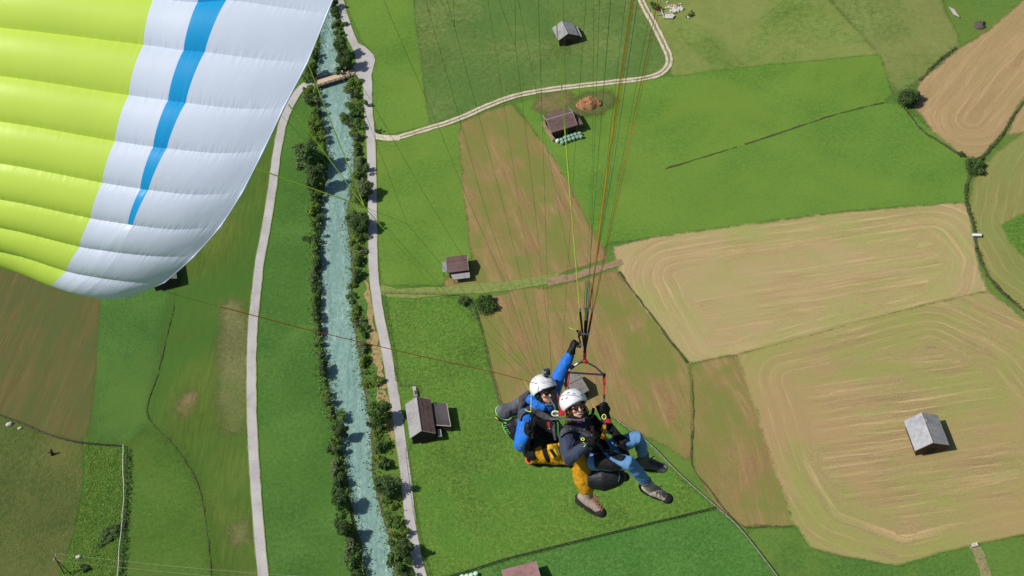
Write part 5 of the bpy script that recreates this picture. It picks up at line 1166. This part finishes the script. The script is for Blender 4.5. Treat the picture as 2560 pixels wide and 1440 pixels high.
gv = MB(); hand_shapes(gv, j['wL'], CU * .95 + CR * .28, CB * .3 - CR * .9, 1.1, 1.15, 1, 1.25); gv.cap_tube([j['wL'].lerp(j['eL'], .1), j['wL'].lerp(j['hL'], .2)], [.046, .043], 12)
place('glove', fuse(gv, .006, 2), C_glove, pilot)
strap('glove_cuff', [j['wL'] - CR * .045 - CU * .01, j['wL'] + CB * .05, j['wL'] + CR * .045 + CU * .012], C_vent, .03, .006, pilot)
hl = helmet(pilot, hfP, (.126, .126, .138), False, .062, -.04)
for s in (-1, 1): MB().ell(X(.088 * s, -.035, .0), r_ * .022, f_ * .042, u_ * .05).build('ear_cover', C_vent, hl, True)
glasses(pilot, hfP, C_lens, C_vent, 1.18)
MB().cap_tube([X(-.034, -.052, .099), X(0, -.047, .11), X(.034, -.052, .099)], .007, 8).build('moustache', C_beard, pilot, True)
MB().cap_tube([X(-.022, -.066, .098), X(0, -.07, .104), X(.022, -.066, .098)], .006, 8).build('teeth', C_teeth, pilot, True)
MB().tube([X(-.026, -.064, .096), X(0, -.077, .104), X(.026, -.064, .096)], .004, 6).build('lips', C_lip, pilot, True)
MB().tube([X(.09, -.04, .02), X(.085, -.1, .06), X(.04, -.12, .11)], .006, 8).build('microphone_boom', C_vent, hl); MB().cap_tube([X(.05, -.118, .1), X(-.005, -.125, .13)], .012, 8).build('microphone', C_gry, hl, True)
MB().tube([X(.1, .05, .11), X(.0, .062, .148), X(-.1, .05, .11)], .008, 6).build('goggle_strap', C_vent, hl)
# camera on the helmet
cb = X(.0, .172, .05); cam_e = empty('action_camera', X(0, .15, .04), 'small grey action camera mounted on top of the left helmet', 'camera')
MB().box(X(0, .203, .055), r_ * .04, u_ * .034, f_ * .018).build('housing', C_camg, cam_e); MB().box(X(0, .168, .05), r_ * .018, u_ * .012, f_ * .016).build('mount', C_vent, cam_e)
MB().box(X(-.016, .2, .075), r_ * .019, u_ * .02, f_ * .004).build('lens', C_lens, cam_e); MB().box(X(.024, .215, .075), r_ * .009, u_ * .009, f_ * .003).build('screen', C_teeth, cam_e); MB().box(X(.0, .24, .055), r_ * .036, u_ * .004, f_ * .014).build('latch', C_gry, cam_e)

# ------------------------------------------------------------------ passenger (right, jeans)
qj = dict(head=Q(1436, 1013, .30), neck=Q(1436, 1050, .2), chest=Q(1446, 1092, .18), pel=Q(1488, 1150, .14), sR=Q(1414, 1084, .3), eR=Q(1426, 1146, .44), wR=Q(1464, 1114, .56), hR=Q(1475, 1104, .58), sL=Q(1482, 1058, .06), eL=Q(1524, 1072, .12), wL=Q(1513, 1040, .22), hL=Q(1510, 1022, .24), hipR=Q(1486, 1152, .24), kR=Q(1574, 1158, .44), aR=Q(1625, 1216, .18), hipL=Q(1504, 1128, .02), kL=Q(1596, 1094, .14), aL=Q(1611, 1148, -.16))
qj['toeR'] = (CR * .87 - CU * .42 + CB * .25).normalized(); qj['toeL'] = (CR * .96 - CU * .2 + CB * .2).normalized()
pas = empty('person', qj['pel'], 'person in blue jeans and navy jacket with white helmet, sitting in front', 'person')
hfQ = head_frame(qj['head'], (.42, -.14, .88), (-.26, .93, .2)); X2, r2, u2, f2 = hfQ
mb = MB(); head_shapes(mb, hfQ); body_shapes(mb, qj, .92)
hand_shapes(mb, qj['wR'], CR * .8 + CU * .5 + CB * .2, CB * .9 - CU * .2, 1.2, .95, 1); hand_shapes(mb, qj['wL'], CU * .9 - CR * .12 + CB * .3, CB * .8 + CR * .4, 1.3, .95, -1)
place('body', fuse(mb, .0065, 3), M_skin, pas)
j = qj; jk = MB()
jk.cap_tube([j['neck'].lerp(j['chest'], .35), j['chest'], j['chest'].lerp(j['pel'], .5), j['pel'].lerp(j['chest'], .15)], [.105, .14, .135, .125], 18)
jk.cap_tube([j['neck'].lerp(j['chest'], .4), j['sR'], j['sR'].lerp(j['eR'], .5), j['eR'], j['eR'].lerp(j['wR'], .5), j['wR']], [.08, .092, .088, .082, .062, .045], 14)
jk.cap_tube([j['neck'].lerp(j['chest'], .4), j['sL'], j['eL'], j['wL']], [.08, .08, .066, .046], 14)
jk.cap_tube([X2(.07, -.12, -.02), X2(.05, -.135, .04), X2(0, -.145, .06), X2(-.06, -.13, .03)], .036, 10)
cloth('jacket', jk, C_navy, pas, .010, 3, .008, 17, 21)
tr = MB()
for s in 'RL': tr.cap_tube([j['pel'], j['hip' + s], j['hip' + s].lerp(j['k' + s], .5), j['k' + s], j['k' + s].lerp(j['a' + s], .35), j['k' + s].lerp(j['a' + s], .7), j['k' + s].lerp(j['a' + s], .93)], [.115, .1, .092, .076, .066, .056, .05], 16)
cloth('jeans', tr, C_jean, pas, .010, 2, .008, 18, 5)
for s in 'RL':
    ax = (j['a' + s] - j['k' + s]).normalized()
    MB().cap_tube([j['a' + s] - ax * .06, j['a' + s] - ax * .0], [.048, .046], 12).build('sock', C_cuffj, pas, True)
    boot(pas, j['a' + s] + ax * .03, j['toe' + s], -ax, C_shoe if s == 'R' else C_shoeg, C_sole if s == 'R' else C_shoe, C_lace, .272, .1, True)
gv = MB(); hand_shapes(gv, j['wR'], CR * .8 + CU * .5 + CB * .2, CB * .9 - CU * .2, 1.2, 1.1, 1, 1.22); place('glove', fuse(gv, .006, 2), C_glove, pas)
gv = MB(); hand_shapes(gv, j['wL'], CU * .9 - CR * .12 + CB * .3, CB * .8 + CR * .4, 1.3, 1.15, -1, 1.3); gv.cap_tube([j['wL'].lerp(j['eL'], .2), j['wL'].lerp(j['hL'], .3)], [.05, .045], 12); place('glove', fuse(gv, .006, 2), C_glove, pas)
helmet(pas, hfQ, (.128, .128, .14), True, .07, -.04); glasses(pas, hfQ, C_lensb, C_gold, 1.1)
MB().cap_tube([X2(-.026, -.062, .094), X2(0, -.068, .102), X2(.026, -.062, .094)], .006, 8).build('teeth', C_teeth, pas, True); MB().tube([X2(-.03, -.058, .092), X2(0, -.055, .104), X2(.03, -.058, .092), X2(0, -.078, .1), X2(-.03, -.058, .092)], .0045, 6).build('lips', C_lip, pas, True)
hr_ = MB()
for k in range(46):
    s = -1 if k % 3 == 0 else 1; a = random.uniform(-.03, .05); p = [X2((.078 + random.uniform(-.008, .01)) * s, .03, a)]
    for q in range(5): p.append(p[-1] + (-u2 * .034 + r2 * s * random.uniform(-.012, .016) + f2 * random.uniform(-.012, .012)))
    if s == 1: p += [p[-1] - u2 * .03 - f2 * .02 + r2 * .01, p[-1] - u2 * .055 - f2 * .03 + r2 * .015]
    hr_.tube(p, .0055, 5)
tag(hr_.build('hair', C_hair, pas, True), kind='stuff')
MB().cap_tube([X2(.03, -.15, .075), X2(-.02, -.155, .08), X2(-.05, -.15, .06)], .018, 8).build('scarf', C_pink, pas, True)

# ------------------------------------------------------------------ harnesses, laid on the bodies
def bvh_of(objs):
    vs, fs = [], []
    for o in objs:
        off = wl(o); n = len(vs); vs += [v.co + off for v in o.data.vertices]; fs += [tuple(i + n for i in p.vertices) for p in o.data.polygons]
    return BVHTree.FromPolygons(vs, fs)
def kids(root): return [c for c in root.children if c.type == 'MESH' and c.name.split('.')[0] in ('jacket', 'trousers', 'jeans', 'body', 'glove')]
def on(bv, px, py, off=.008, dz=.0):
    d = ray(px, py).normalized(); h = bv.ray_cast(Vector((0, 0, H)), d)
    p = h[0] if h[0] else Q(px, py, dz)
    return p - d * off
def px_grid(outline, step):
    pts = [Vector(p).to_3d() for p in outline]; pts = spline(pts + [pts[0]], 4)[:-1]; poly = [(p.x, p.y) for p in pts]
    xs = [p[0] for p in poly]; ys = [p[1] for p in poly]; Xg, Yg = np.meshgrid(np.arange(min(xs), max(xs), step), np.arange(min(ys), max(ys), step)); Xg = Xg + (np.arange(Xg.shape[0])[:, None] % 2) * step * .5
    ok = inside(poly, Xg, Yg); Xg, Yg = Xg[ok], Yg[ok]; far = seg_dist(poly, Xg, Yg) > step * .6; co = [Vector(p) for p in poly] + [Vector((a, b_)) for a, b_ in zip(Xg[far], Yg[far])]
    v, e, f, *_ = delaunay_2d_cdt(co, [], [list(range(len(poly)))], 1, 1e-5)
    return [(p.x, p.y) for p in v], [tuple(t) for t in f], seg_dist(poly, np.array([p.x for p in v]), np.array([p.y for p in v]))
def pillow(name, outline, z0, front, back, mat, parent, rad=14.0, step=3.0, amp=.004, sc=16, tilt=None):
    '''padded shape: photo outline at its own distance, bulging towards and away from the camera'''
    v, f, d = px_grid(outline, step); n = len(v); h = np.clip(1 - (1 - np.clip(d / rad, 0, 1)) ** 2, 0, 1) ** .5
    zz_ = [z0 if tilt is None else tilt(*p) for p in v]
    vs = [Q(p[0], p[1], zz_[i] + front * h[i] + amp * noise.noise(Vector((p[0] * .12, p[1] * .12, sc)))) for i, p in enumerate(v)] + [Q(p[0], p[1], zz_[i] - back * h[i] - .004) for i, p in enumerate(v)]
    cnt = {}
    for t in f:
        for k in range(3): e_ = (t[k], t[(k + 1) % 3]); cnt[e_] = 1
    rim = [e_ for e_ in cnt if (e_[1], e_[0]) not in cnt]
    o = mk(name, vs, f + [(t[2] + n, t[1] + n, t[0] + n) for t in f] + [(a, a + n, b_ + n, b_) for a, b_ in rim], mat, parent, True)
    bm = bmesh.new(); bm.from_mesh(o.data); bmesh.ops.recalc_face_normals(bm, faces=bm.faces); bm.to_mesh(o.data); bm.free(); return o
def drape(name, outline, bv, mat, parent, off=.012, th=.008, step=3.0, dz=.2, it=5):
    '''cloth panel laid over what lies beneath it'''
    v, f, d = px_grid(outline, step); n = len(v); zs = []
    for p in v:
        q = on(bv, p[0], p[1], 0, dz); zs.append((q - Vector((0, 0, H))).length)
    nb = {i: set() for i in range(n)}
    for t in f:
        for k in range(3): nb[t[k]].add(t[(k + 1) % 3]); nb[t[k]].add(t[(k + 2) % 3])
    for _ in range(it): zs = [min(zs[i], .5 * zs[i] + .5 * sum(zs[k] for k in nb[i]) / len(nb[i])) if nb[i] else zs[i] for i in range(n)]
    rr = [ray(*p).normalized() for p in v]; C0 = Vector((0, 0, H))
    vs = [C0 + rr[i] * (zs[i] - off - th - .004 * noise.noise(Vector((v[i][0] * .15, v[i][1] * .15, 2)))) for i in range(n)] + [C0 + rr[i] * (zs[i] - off) for i in range(n)]
    cnt = {(t[k], t[(k + 1) % 3]) for t in f for k in range(3)}; rim = [e_ for e_ in cnt if (e_[1], e_[0]) not in cnt]
    o = mk(name, vs, f + [(t[2] + n, t[1] + n, t[0] + n) for t in f] + [(a, a + n, b_ + n, b_) for a, b_ in rim], mat, parent, True)
    bm = bmesh.new(); bm.from_mesh(o.data); bmesh.ops.recalc_face_normals(bm, faces=bm.faces); bm.to_mesh(o.data); bm.free(); return o
hp_ = empty('pilot_harness', Q(1345, 1080, -.1), 'black tandem pilot harness with grey back container worn by the blue jacketed person', 'harness')
vm = MB()
vm.cap_tube([Q(1338, 1062, .03), Q(1346, 1100, .05), Q(1348, 1132, .02)], [.15, .165, .15], 18)
vm.cap_tube([Q(1330, 1040, .03), Q(1372, 1052, .05), Q(1392, 1080, .1), Q(1388, 1110, .1)], [.09, .1, .085, .08], 14)
vest = cloth('vest', vm, C_blk, hp_, .012, 3, .006, 16, 31)
se = MB(); se.cap_tube([Q(1318, 1120, -.08), Q(1335, 1142, -.03), Q(1385, 1148, .0), Q(1430, 1150, .05), Q(1452, 1168, .02), Q(1452, 1192, -.02)], [.07, .095, .085, .08, .09, .06], 16)
cloth('seat', se, C_blk2, hp_, .012, 3, .008, 18, 33)
cont = pillow('back_container', [(1237, 1023), (1243, 1015), (1256, 1010), (1275, 1006), (1296, 992), (1318, 976), (1338, 972), (1340, 1000), (1318, 1022), (1303, 1036), (1286, 1040), (1277, 1049), (1262, 1050), (1249, 1045), (1240, 1036)], -.1, .07, .16, C_gry, hp_, 26, 3, .006, 3, tilt=lambda x, y: -.1 - .0012 * (x - 1240))
low = pillow('lower_container', [(1238, 1040), (1250, 1045), (1264, 1050), (1282, 1044), (1300, 1034), (1314, 1042), (1312, 1080), (1306, 1116), (1290, 1107), (1272, 1090), (1260, 1070), (1254, 1056), (1243, 1050)], -.12, .09, .14, C_blk2, hp_, 22, 3, .008, 5)
pillow('side_panel', [(1298, 992), (1310, 984), (1326, 975), (1322, 1000), (1306, 1024), (1294, 1040), (1296, 1015)], -.06, .03, .04, C_dgry, hp_, 10, 3, .006, 8)
bv = bvh_of([cont, low, vest])
MB().tube(spline([on(bv, *p, .003, -.1) for p in ((1248, 1014), (1241, 1020), (1239, 1028), (1243, 1037), (1251, 1045), (1262, 1049.5), (1273, 1049), (1283, 1039))], 4), .0055, 6).build('piping', C_neon, cont, True)
MB().tube(spline([on(bv, *p, .003, -.1) for p in ((1256, 1058), (1258, 1070), (1264, 1082), (1274, 1092))], 4), .0035, 6).build('piping', C_neon, low, True)
MB().tube([on(bv, *p, .003, -.1) for p in ((1238, 1043), (1246, 1049))], .005, 6).build('piping', W_yel, low, True)
def text_on(txt, p0, dirv, upv, size, mat, parent, name='lettering'):
    cu = bpy.data.curves.new('t', 'FONT'); cu.body = txt; cu.size = size; cu.extrude = 0; o = bpy.data.objects.new('t', cu); COL.objects.link(o)
    dg = bpy.context.evaluated_depsgraph_get(); me = bpy.data.meshes.new_from_object(o.evaluated_get(dg)); bpy.data.objects.remove(o)
    x = dirv.normalized(); y = (upv - x * upv.dot(x)).normalized(); z = x.cross(y); M = Matrix.Translation(p0) @ Matrix((x, y, z)).transposed().to_4x4(); me.transform(M)
    for v_ in me.vertices:                        # printed on: follow the surface
        d = (v_.co - Vector((0, 0, H))).normalized(); h = bv.ray_cast(Vector((0, 0, H)), d)
        if h[0]: v_.co = h[0] - d * .016
    return place(name, me, mat, parent)
for ch, (x, y) in zip('PILOT', ((1258.5, 1056), (1258.5, 1064.5), (1260, 1068.5), (1263, 1074), (1267.5, 1081.5))):
    text_on(ch, on(bv, x, y, .006, -.03), -CU + CR * .3, CR + CU * .3, .04, C_neon, low)
SURF = [o for r in (pilot, pas) for o in kids(r)] + [vest, cont, low] + [c for c in hp_.children if c.name.startswith('seat')]
bvP = bvh_of([o for o in SURF if o.parent in (pilot, hp_)])
def strap_on(name, bv, pts, mat, wd, parent, off=.008, th=.005, dz=.1): return strap(name, spline([on(bv, x, y, off, dz) for x, y in pts], 4), mat, wd, th, parent, n=1)
drape('shoulder_strap', [(1292, 1040), (1298, 1022), (1308, 1012), (1326, 1018), (1346, 1024), (1366, 1034), (1384, 1046), (1378, 1056), (1356, 1046), (1336, 1036), (1318, 1031), (1306, 1038), (1300, 1052)], bvP, C_dgry, hp_, .014, .014)
drape('vest_panel', [(1334, 1042), (1360, 1052), (1384, 1058), (1404, 1062), (1408, 1090), (1408, 1116), (1388, 1106), (1362, 1110), (1342, 1118), (1334, 1118), (1333, 1090), (1336, 1062)], bvP, C_blk, hp_, .014, .012, it=9)
drape('hip_panel', [(1314, 1112), (1330, 1112), (1336, 1120), (1334, 1136), (1340, 1148), (1322, 1150), (1312, 1136)], bvP, C_blk, hp_, .012, .01)
strap_on('chest_strap', bvP, ((1350, 1050), (1372, 1052), (1392, 1052)), W_blk, .024, hp_, .03)
strap('spreader_strap', [Q(1374, 1047, .34), Q(1392, 1047, .42), Q(1412, 1047, .46), Q(1428, 1049, .48)], W_gry, .022, .008, hp_); strap('spreader_strap', [Q(1416, 1035, .46), Q(1436, 1044, .48), Q(1460, 1049, .48)], W_blk, .022, .006, hp_); strap('spreader_strap', [Q(1426, 1048, .48), Q(1444, 1050, .49), Q(1462, 1048, .5)], W_gry, .016, .006, hp_)
strap_on('leg_strap', bvP, ((1362, 1090), (1360, 1120), (1366, 1142), (1374, 1156)), W_blk, .045, hp_, .012); strap_on('leg_strap', bvP, ((1325, 1060), (1322, 1100), (1318, 1130)), W_blk, .03, hp_, .01)
MB().tube(spline([Q(1315, 1144, .1), Q(1317, 1154, .12), Q(1325, 1159, .13), Q(1335, 1153, .12), Q(1341, 1145, .1)], 5), .011, 8).build('rescue_handle', C_coral, hp_, True)
def ring(name, c, rx, ry, mat, parent, r=.005): MB().tube([c + CR * rx * math.cos(a) + CU * ry * math.sin(a) for a in np.linspace(0, 6.2832, 17)], r, 6).build(name, mat, parent, True)
MB().tube(spline([on(bvP, x, y, .012, .3) for x, y in ((1354, 1086), (1351, 1092), (1353, 1099), (1359, 1099), (1361, 1096))], 4), .005, 6).build('loop', C_neon, hp_, True)
ring('carabiner', Q(1389, 1034, .46), .036, .024, C_helm, hp_, .009); MB().box(Q(1403, 1034, .46), CR * .03, CU * .024, CB * .016).build('carabiner_sleeve', C_redm, hp_); MB().box(Q(1409, 1031, .47), CR * .018, CU * .016, CB * .02).build('carabiner_sleeve', C_redm, hp_)
MB().box(Q(1371, 1062, .33), CR * .012, CU * .03, CB * .012).build('handle_grip', C_redm, hp_)
for x, y in ((1370, 1072), (1375, 1072), (1396, 1072)): MB().ell(Q(x, y, .33), CR * .008, CU * .008, CB * .008).build('buckle', M_alu, hp_, True)
strap('webbing', [Q(1383, 1056, .3), Q(1384, 1078, .32), Q(1388, 1100, .3)], W_gry, .022, .005, hp_); strap('webbing', [Q(1394, 1054, .36), Q(1396, 1080, .36), Q(1400, 1108, .3)], plain('green_strap', S(70, 140, 70), .6, .1, 20), .013, .005, hp_); strap('webbing', [Q(1402, 1060, .36), Q(1400, 1090, .34), Q(1404, 1120, .3)], W_blk, .03, .005, hp_)
# hip pocket of the mustard trousers
pk = MB(); bvt = bvP
pc = on(bvt, 1384, 1128, .012, .25)
zp = 16.5 - (pc - Vector((0, 0, H))).dot(-CB)
pillow('hip_pocket', [(1369, 1114), (1378, 1111), (1392, 1109), (1398, 1118), (1406, 1130), (1402, 1140), (1392, 1147), (1381, 1148), (1375, 1138)], zp, .05, .02, C_musty, pilot, 9, 2.5, .006, 2)
pillow('pocket_flap', [(1368, 1112), (1380, 1110), (1386, 1116), (1385, 1124), (1370, 1126)], zp + .035, .02, .01, C_musty, pilot, 6, 2.5)
pillow('hip_pocket', [(1394, 1108), (1404, 1106), (1410, 1116), (1412, 1128), (1404, 1126), (1397, 1116)], zp + .02, .03, .02, C_musty, pilot, 7, 2.5)
strap('pocket_strap', [pc + CR * -.03 + CU * .02 + CB * .056, pc + CR * .02 - CU * .055 + CB * .056], C_vent, .03, .004, pilot); strap('pocket_strap', [pc + CR * .01 + CU * .07 + CB * .058, pc + CR * .05 - CU * .03 + CB * .058], plain('olive_strap', S(120, 116, 40), .7, .1, 20), .028, .004, pilot)
# brake handle in the right glove
bh = empty('brake_handle', Q(1325, 1045, .46), 'black brake handle held in the lower glove under the lime brake line', 'handle')
for dx in (-6, 6): strap('strap', [Q(1327, 1032, .47), Q(1327 + dx * .7, 1056, .47), Q(1325 + dx, 1076, .45)], W_blk, .012, .004, bh)
MB().tube([Q(1317, 1078, .46), Q(1333, 1078, .46)], .011, 8).build('grip', W_blk, bh, True); MB().box(Q(1326, 1046, .475), CR * .006, CU * .014, CB * .004).build('swivel', M_alu, bh)
bh = empty('brake_handle', Q(1442, 836, .0), 'black brake handle held in the raised glove beside the risers', 'handle')
MB().tube([Q(1441, 826, .1), Q(1450, 828, .12), Q(1452, 838, .1), Q(1446, 842, .06)], .008, 8).build('grip', W_blk, bh, True); strap('strap', [Q(1441, 826, .1), Q(1446, 833, .1), Q(1448, 842, .08)], W_blk, .014, .005, bh)
# passenger harness
hq = empty('passenger_harness', Q(1490, 1160, .1), 'black passenger harness with rounded seat worn by the jeans wearer', 'harness')
sm = MB()
sm.cap_tube([Q(1470, 1135, .08), Q(1475, 1170, .1), Q(1485, 1198, .14)], [.1, .12, .1], 16); sm.cap_tube([Q(1484, 1194, .14), Q(1510, 1194, .18), Q(1534, 1190, .2)], [.12, .14, .125], 16)
sm.cap_tube([Q(1490, 1160, .1), Q(1545, 1158, .15), Q(1562, 1140, .02)], [.1, .085, .06], 14); sm.cap_tube([Q(1500, 1130, -.06), Q(1560, 1118, -.02)], [.08, .06], 12)
seat = cloth('seat', sm, C_blk2, hq, .012, 4, .004, 9, 51)
bvQ = bvh_of([o for o in SURF if o.parent is pas] + [seat])
drape('shoulder_strap', [(1400, 1094), (1400, 1080), (1408, 1070), (1426, 1063), (1446, 1063), (1466, 1072), (1480, 1086), (1476, 1096), (1460, 1088), (1440, 1080), (1422, 1080), (1410, 1086)], bvQ, C_dgry, hq, .012, .014, dz=.3)
drape('shoulder_strap', [(1466, 1040), (1484, 1034), (1498, 1050), (1502, 1072), (1494, 1094), (1484, 1096), (1486, 1070), (1476, 1052)], bvQ, C_blk, hq, .014, .014, dz=.25)
MB().add([on(bvQ, x, y, .032, .35) for x, y in ((1424, 1073), (1428, 1073), (1426, 1069))], [(0, 1, 2)]).build('emblem', C_white, hq)
strap_on('seam', bvQ, ((1404, 1090), (1412, 1079), (1430, 1074), (1452, 1080), (1470, 1090)), C_gry, .006, hq, .03, .004, .3)
MB().box(on(bvQ, 1460, 1073, .03, .35), CR * .014 + CU * .003, CU * .004, CB * .002).build('label_patch', C_white, hq)
drape('thigh_panel', [(1476, 1092), (1486, 1100), (1500, 1122), (1520, 1146), (1552, 1168), (1540, 1178), (1510, 1174), (1488, 1170), (1484, 1140), (1478, 1114)], bvQ, C_blk, hq, .012, .012, dz=.42, it=9)
drape('thigh_panel', [(1516, 1052), (1532, 1060), (1552, 1084), (1572, 1098), (1560, 1108), (1572, 1128), (1556, 1132), (1540, 1112), (1528, 1088), (1516, 1072)], bvQ, C_blk, hq, .012, .012, dz=.25, it=9)
drape('crotch_panel', [(1490, 1096), (1512, 1100), (1526, 1122), (1546, 1136), (1562, 1138), (1552, 1152), (1528, 1142), (1508, 1118)], bvQ, C_blk, hq, .008, .008, dz=.3, it=9)
strap_on('side_strap', bvQ, ((1500, 1060), (1498, 1090), (1490, 1112)), C_blk, .05, hq, .02, .014, .2)
strap_on('belt', bvQ, ((1440, 1112), (1466, 1098), (1486, 1096)), W_blk, .045, hq, .016, .008, .4)
MB().box(on(bvQ, 1479, 1066, .03, .4), CR * .02, CU * .014, CB * .012).build('buckle', C_org, hq); MB().box(on(bvQ, 1478, 1080, .035, .4), CR * .014, CU * .026, CB * .012).build('buckle', C_redm, hq); MB().box(on(bvQ, 1479, 1088, .035, .4), CR * .01, CU * .012, CB * .012).build('buckle', M_alu, hq)
MB().box(on(bvQ, 1520, 1052, .03, .25), CR * .034 + CU * -.006, CU * .02, CB * .02).build('grab_handle', C_redm, hq); strap('webbing', [Q(1511, 1062, .3), Q(1510, 1080, .3), Q(1505, 1096, .26)], C_must, .032, .006, hq)
ring('loop', Q(1510, 1042, .36), .02, .024, L_yg, hq, .004); ring('loop', Q(1457, 1098, .62), .016, .012, L_yg, hq, .004)
MB().tube([Q(1459, 1106, .64), Q(1464, 1112, .62), Q(1460, 1117, .6)], .004, 6).build('cord', L_yg, hq); MB().cap_tube([on(bvQ, 1500, 1108, .01, .4), on(bvQ, 1503, 1118, .01, .4)], .014, 8).build('toggle', C_pink, hq, True)
strap('webbing', [Q(1462, 1048, .44), Q(1478, 1060, .4), Q(1482, 1078, .42)], W_blk, .03, .006, hq); MB().box(Q(1460, 1049, .5), CR * .006, CU * .02, CB * .006).build('buckle', M_alu, hq); strap('webbing', [Q(1484, 1020, .25), Q(1480, 1040, .3), Q(1470, 1052, .4)], W_blk, .03, .008, hq)
strap_on('seat_seam', bvQ, ((1546, 1178), (1549, 1190), (1546, 1204)), C_gry, .008, hq, .004, .003, .2)
strap('webbing', [Q(1493, 1014, .1), Q(1500, 1030, .15), Q(1508, 1048, .2)], W_blk, .04, .008, hq)
# walker on the river bridge
wp = g(858, 187, .3); wp.z = .33; wk = empty('person', wp, 'tiny person in white shirt walking across the river bridge', 'person')
def z_(a, b_, c): return wp + Vector((a, b_, c))
mb = MB(); mb.cap_tube([z_(0, 0, .95), z_(0, 0, 1.2), z_(0, 0, 1.45)], [.13, .14, .16], 10); mb.cap_tube([z_(0, 0, 1.45), z_(.02, 0, 1.62)], [.06, .1], 10); mb.ell(z_(.02, 0, 1.66), (.09, 0, 0), (0, .08, 0), (0, 0, .12))
for s in (-1, 1): mb.cap_tube([z_(0, .08 * s, .95), z_(.16 * s, .1 * s, .5), z_(.2 * s, .1 * s, .04), z_(.2 * s + .12, .1 * s, .03)], [.1, .08, .05, .045], 8); mb.cap_tube([z_(0, .18 * s, 1.42), z_(-.12 * s, .24 * s, 1.12), z_(-.05 * s + .1, .24 * s, .9)], [.06, .05, .04], 8)
place('body', fuse(mb, .02, 2), M_skin, wk)
mb = MB(); mb.cap_tube([z_(0, 0, .98), z_(0, 0, 1.2), z_(0, 0, 1.45)], [.16, .17, .18], 10)
for s in (-1, 1): mb.cap_tube([z_(0, .18 * s, 1.42), z_(-.1 * s, .23 * s, 1.15)], [.08, .07], 8)
place('shirt', fuse(mb, .025, 2), C_white, wk); mb = MB()
for s in (-1, 1): mb.cap_tube([z_(0, .06 * s, .98), z_(.16 * s, .1 * s, .5), z_(.2 * s, .1 * s, .12)], [.13, .1, .08], 8)
place('trousers', fuse(mb, .025, 2), C_blk, wk); MB().ell(z_(0, 0, 1.74), (.17, 0, 0), (0, .17, 0), (0, 0, .07)).build('hat', C_white, wk, True)
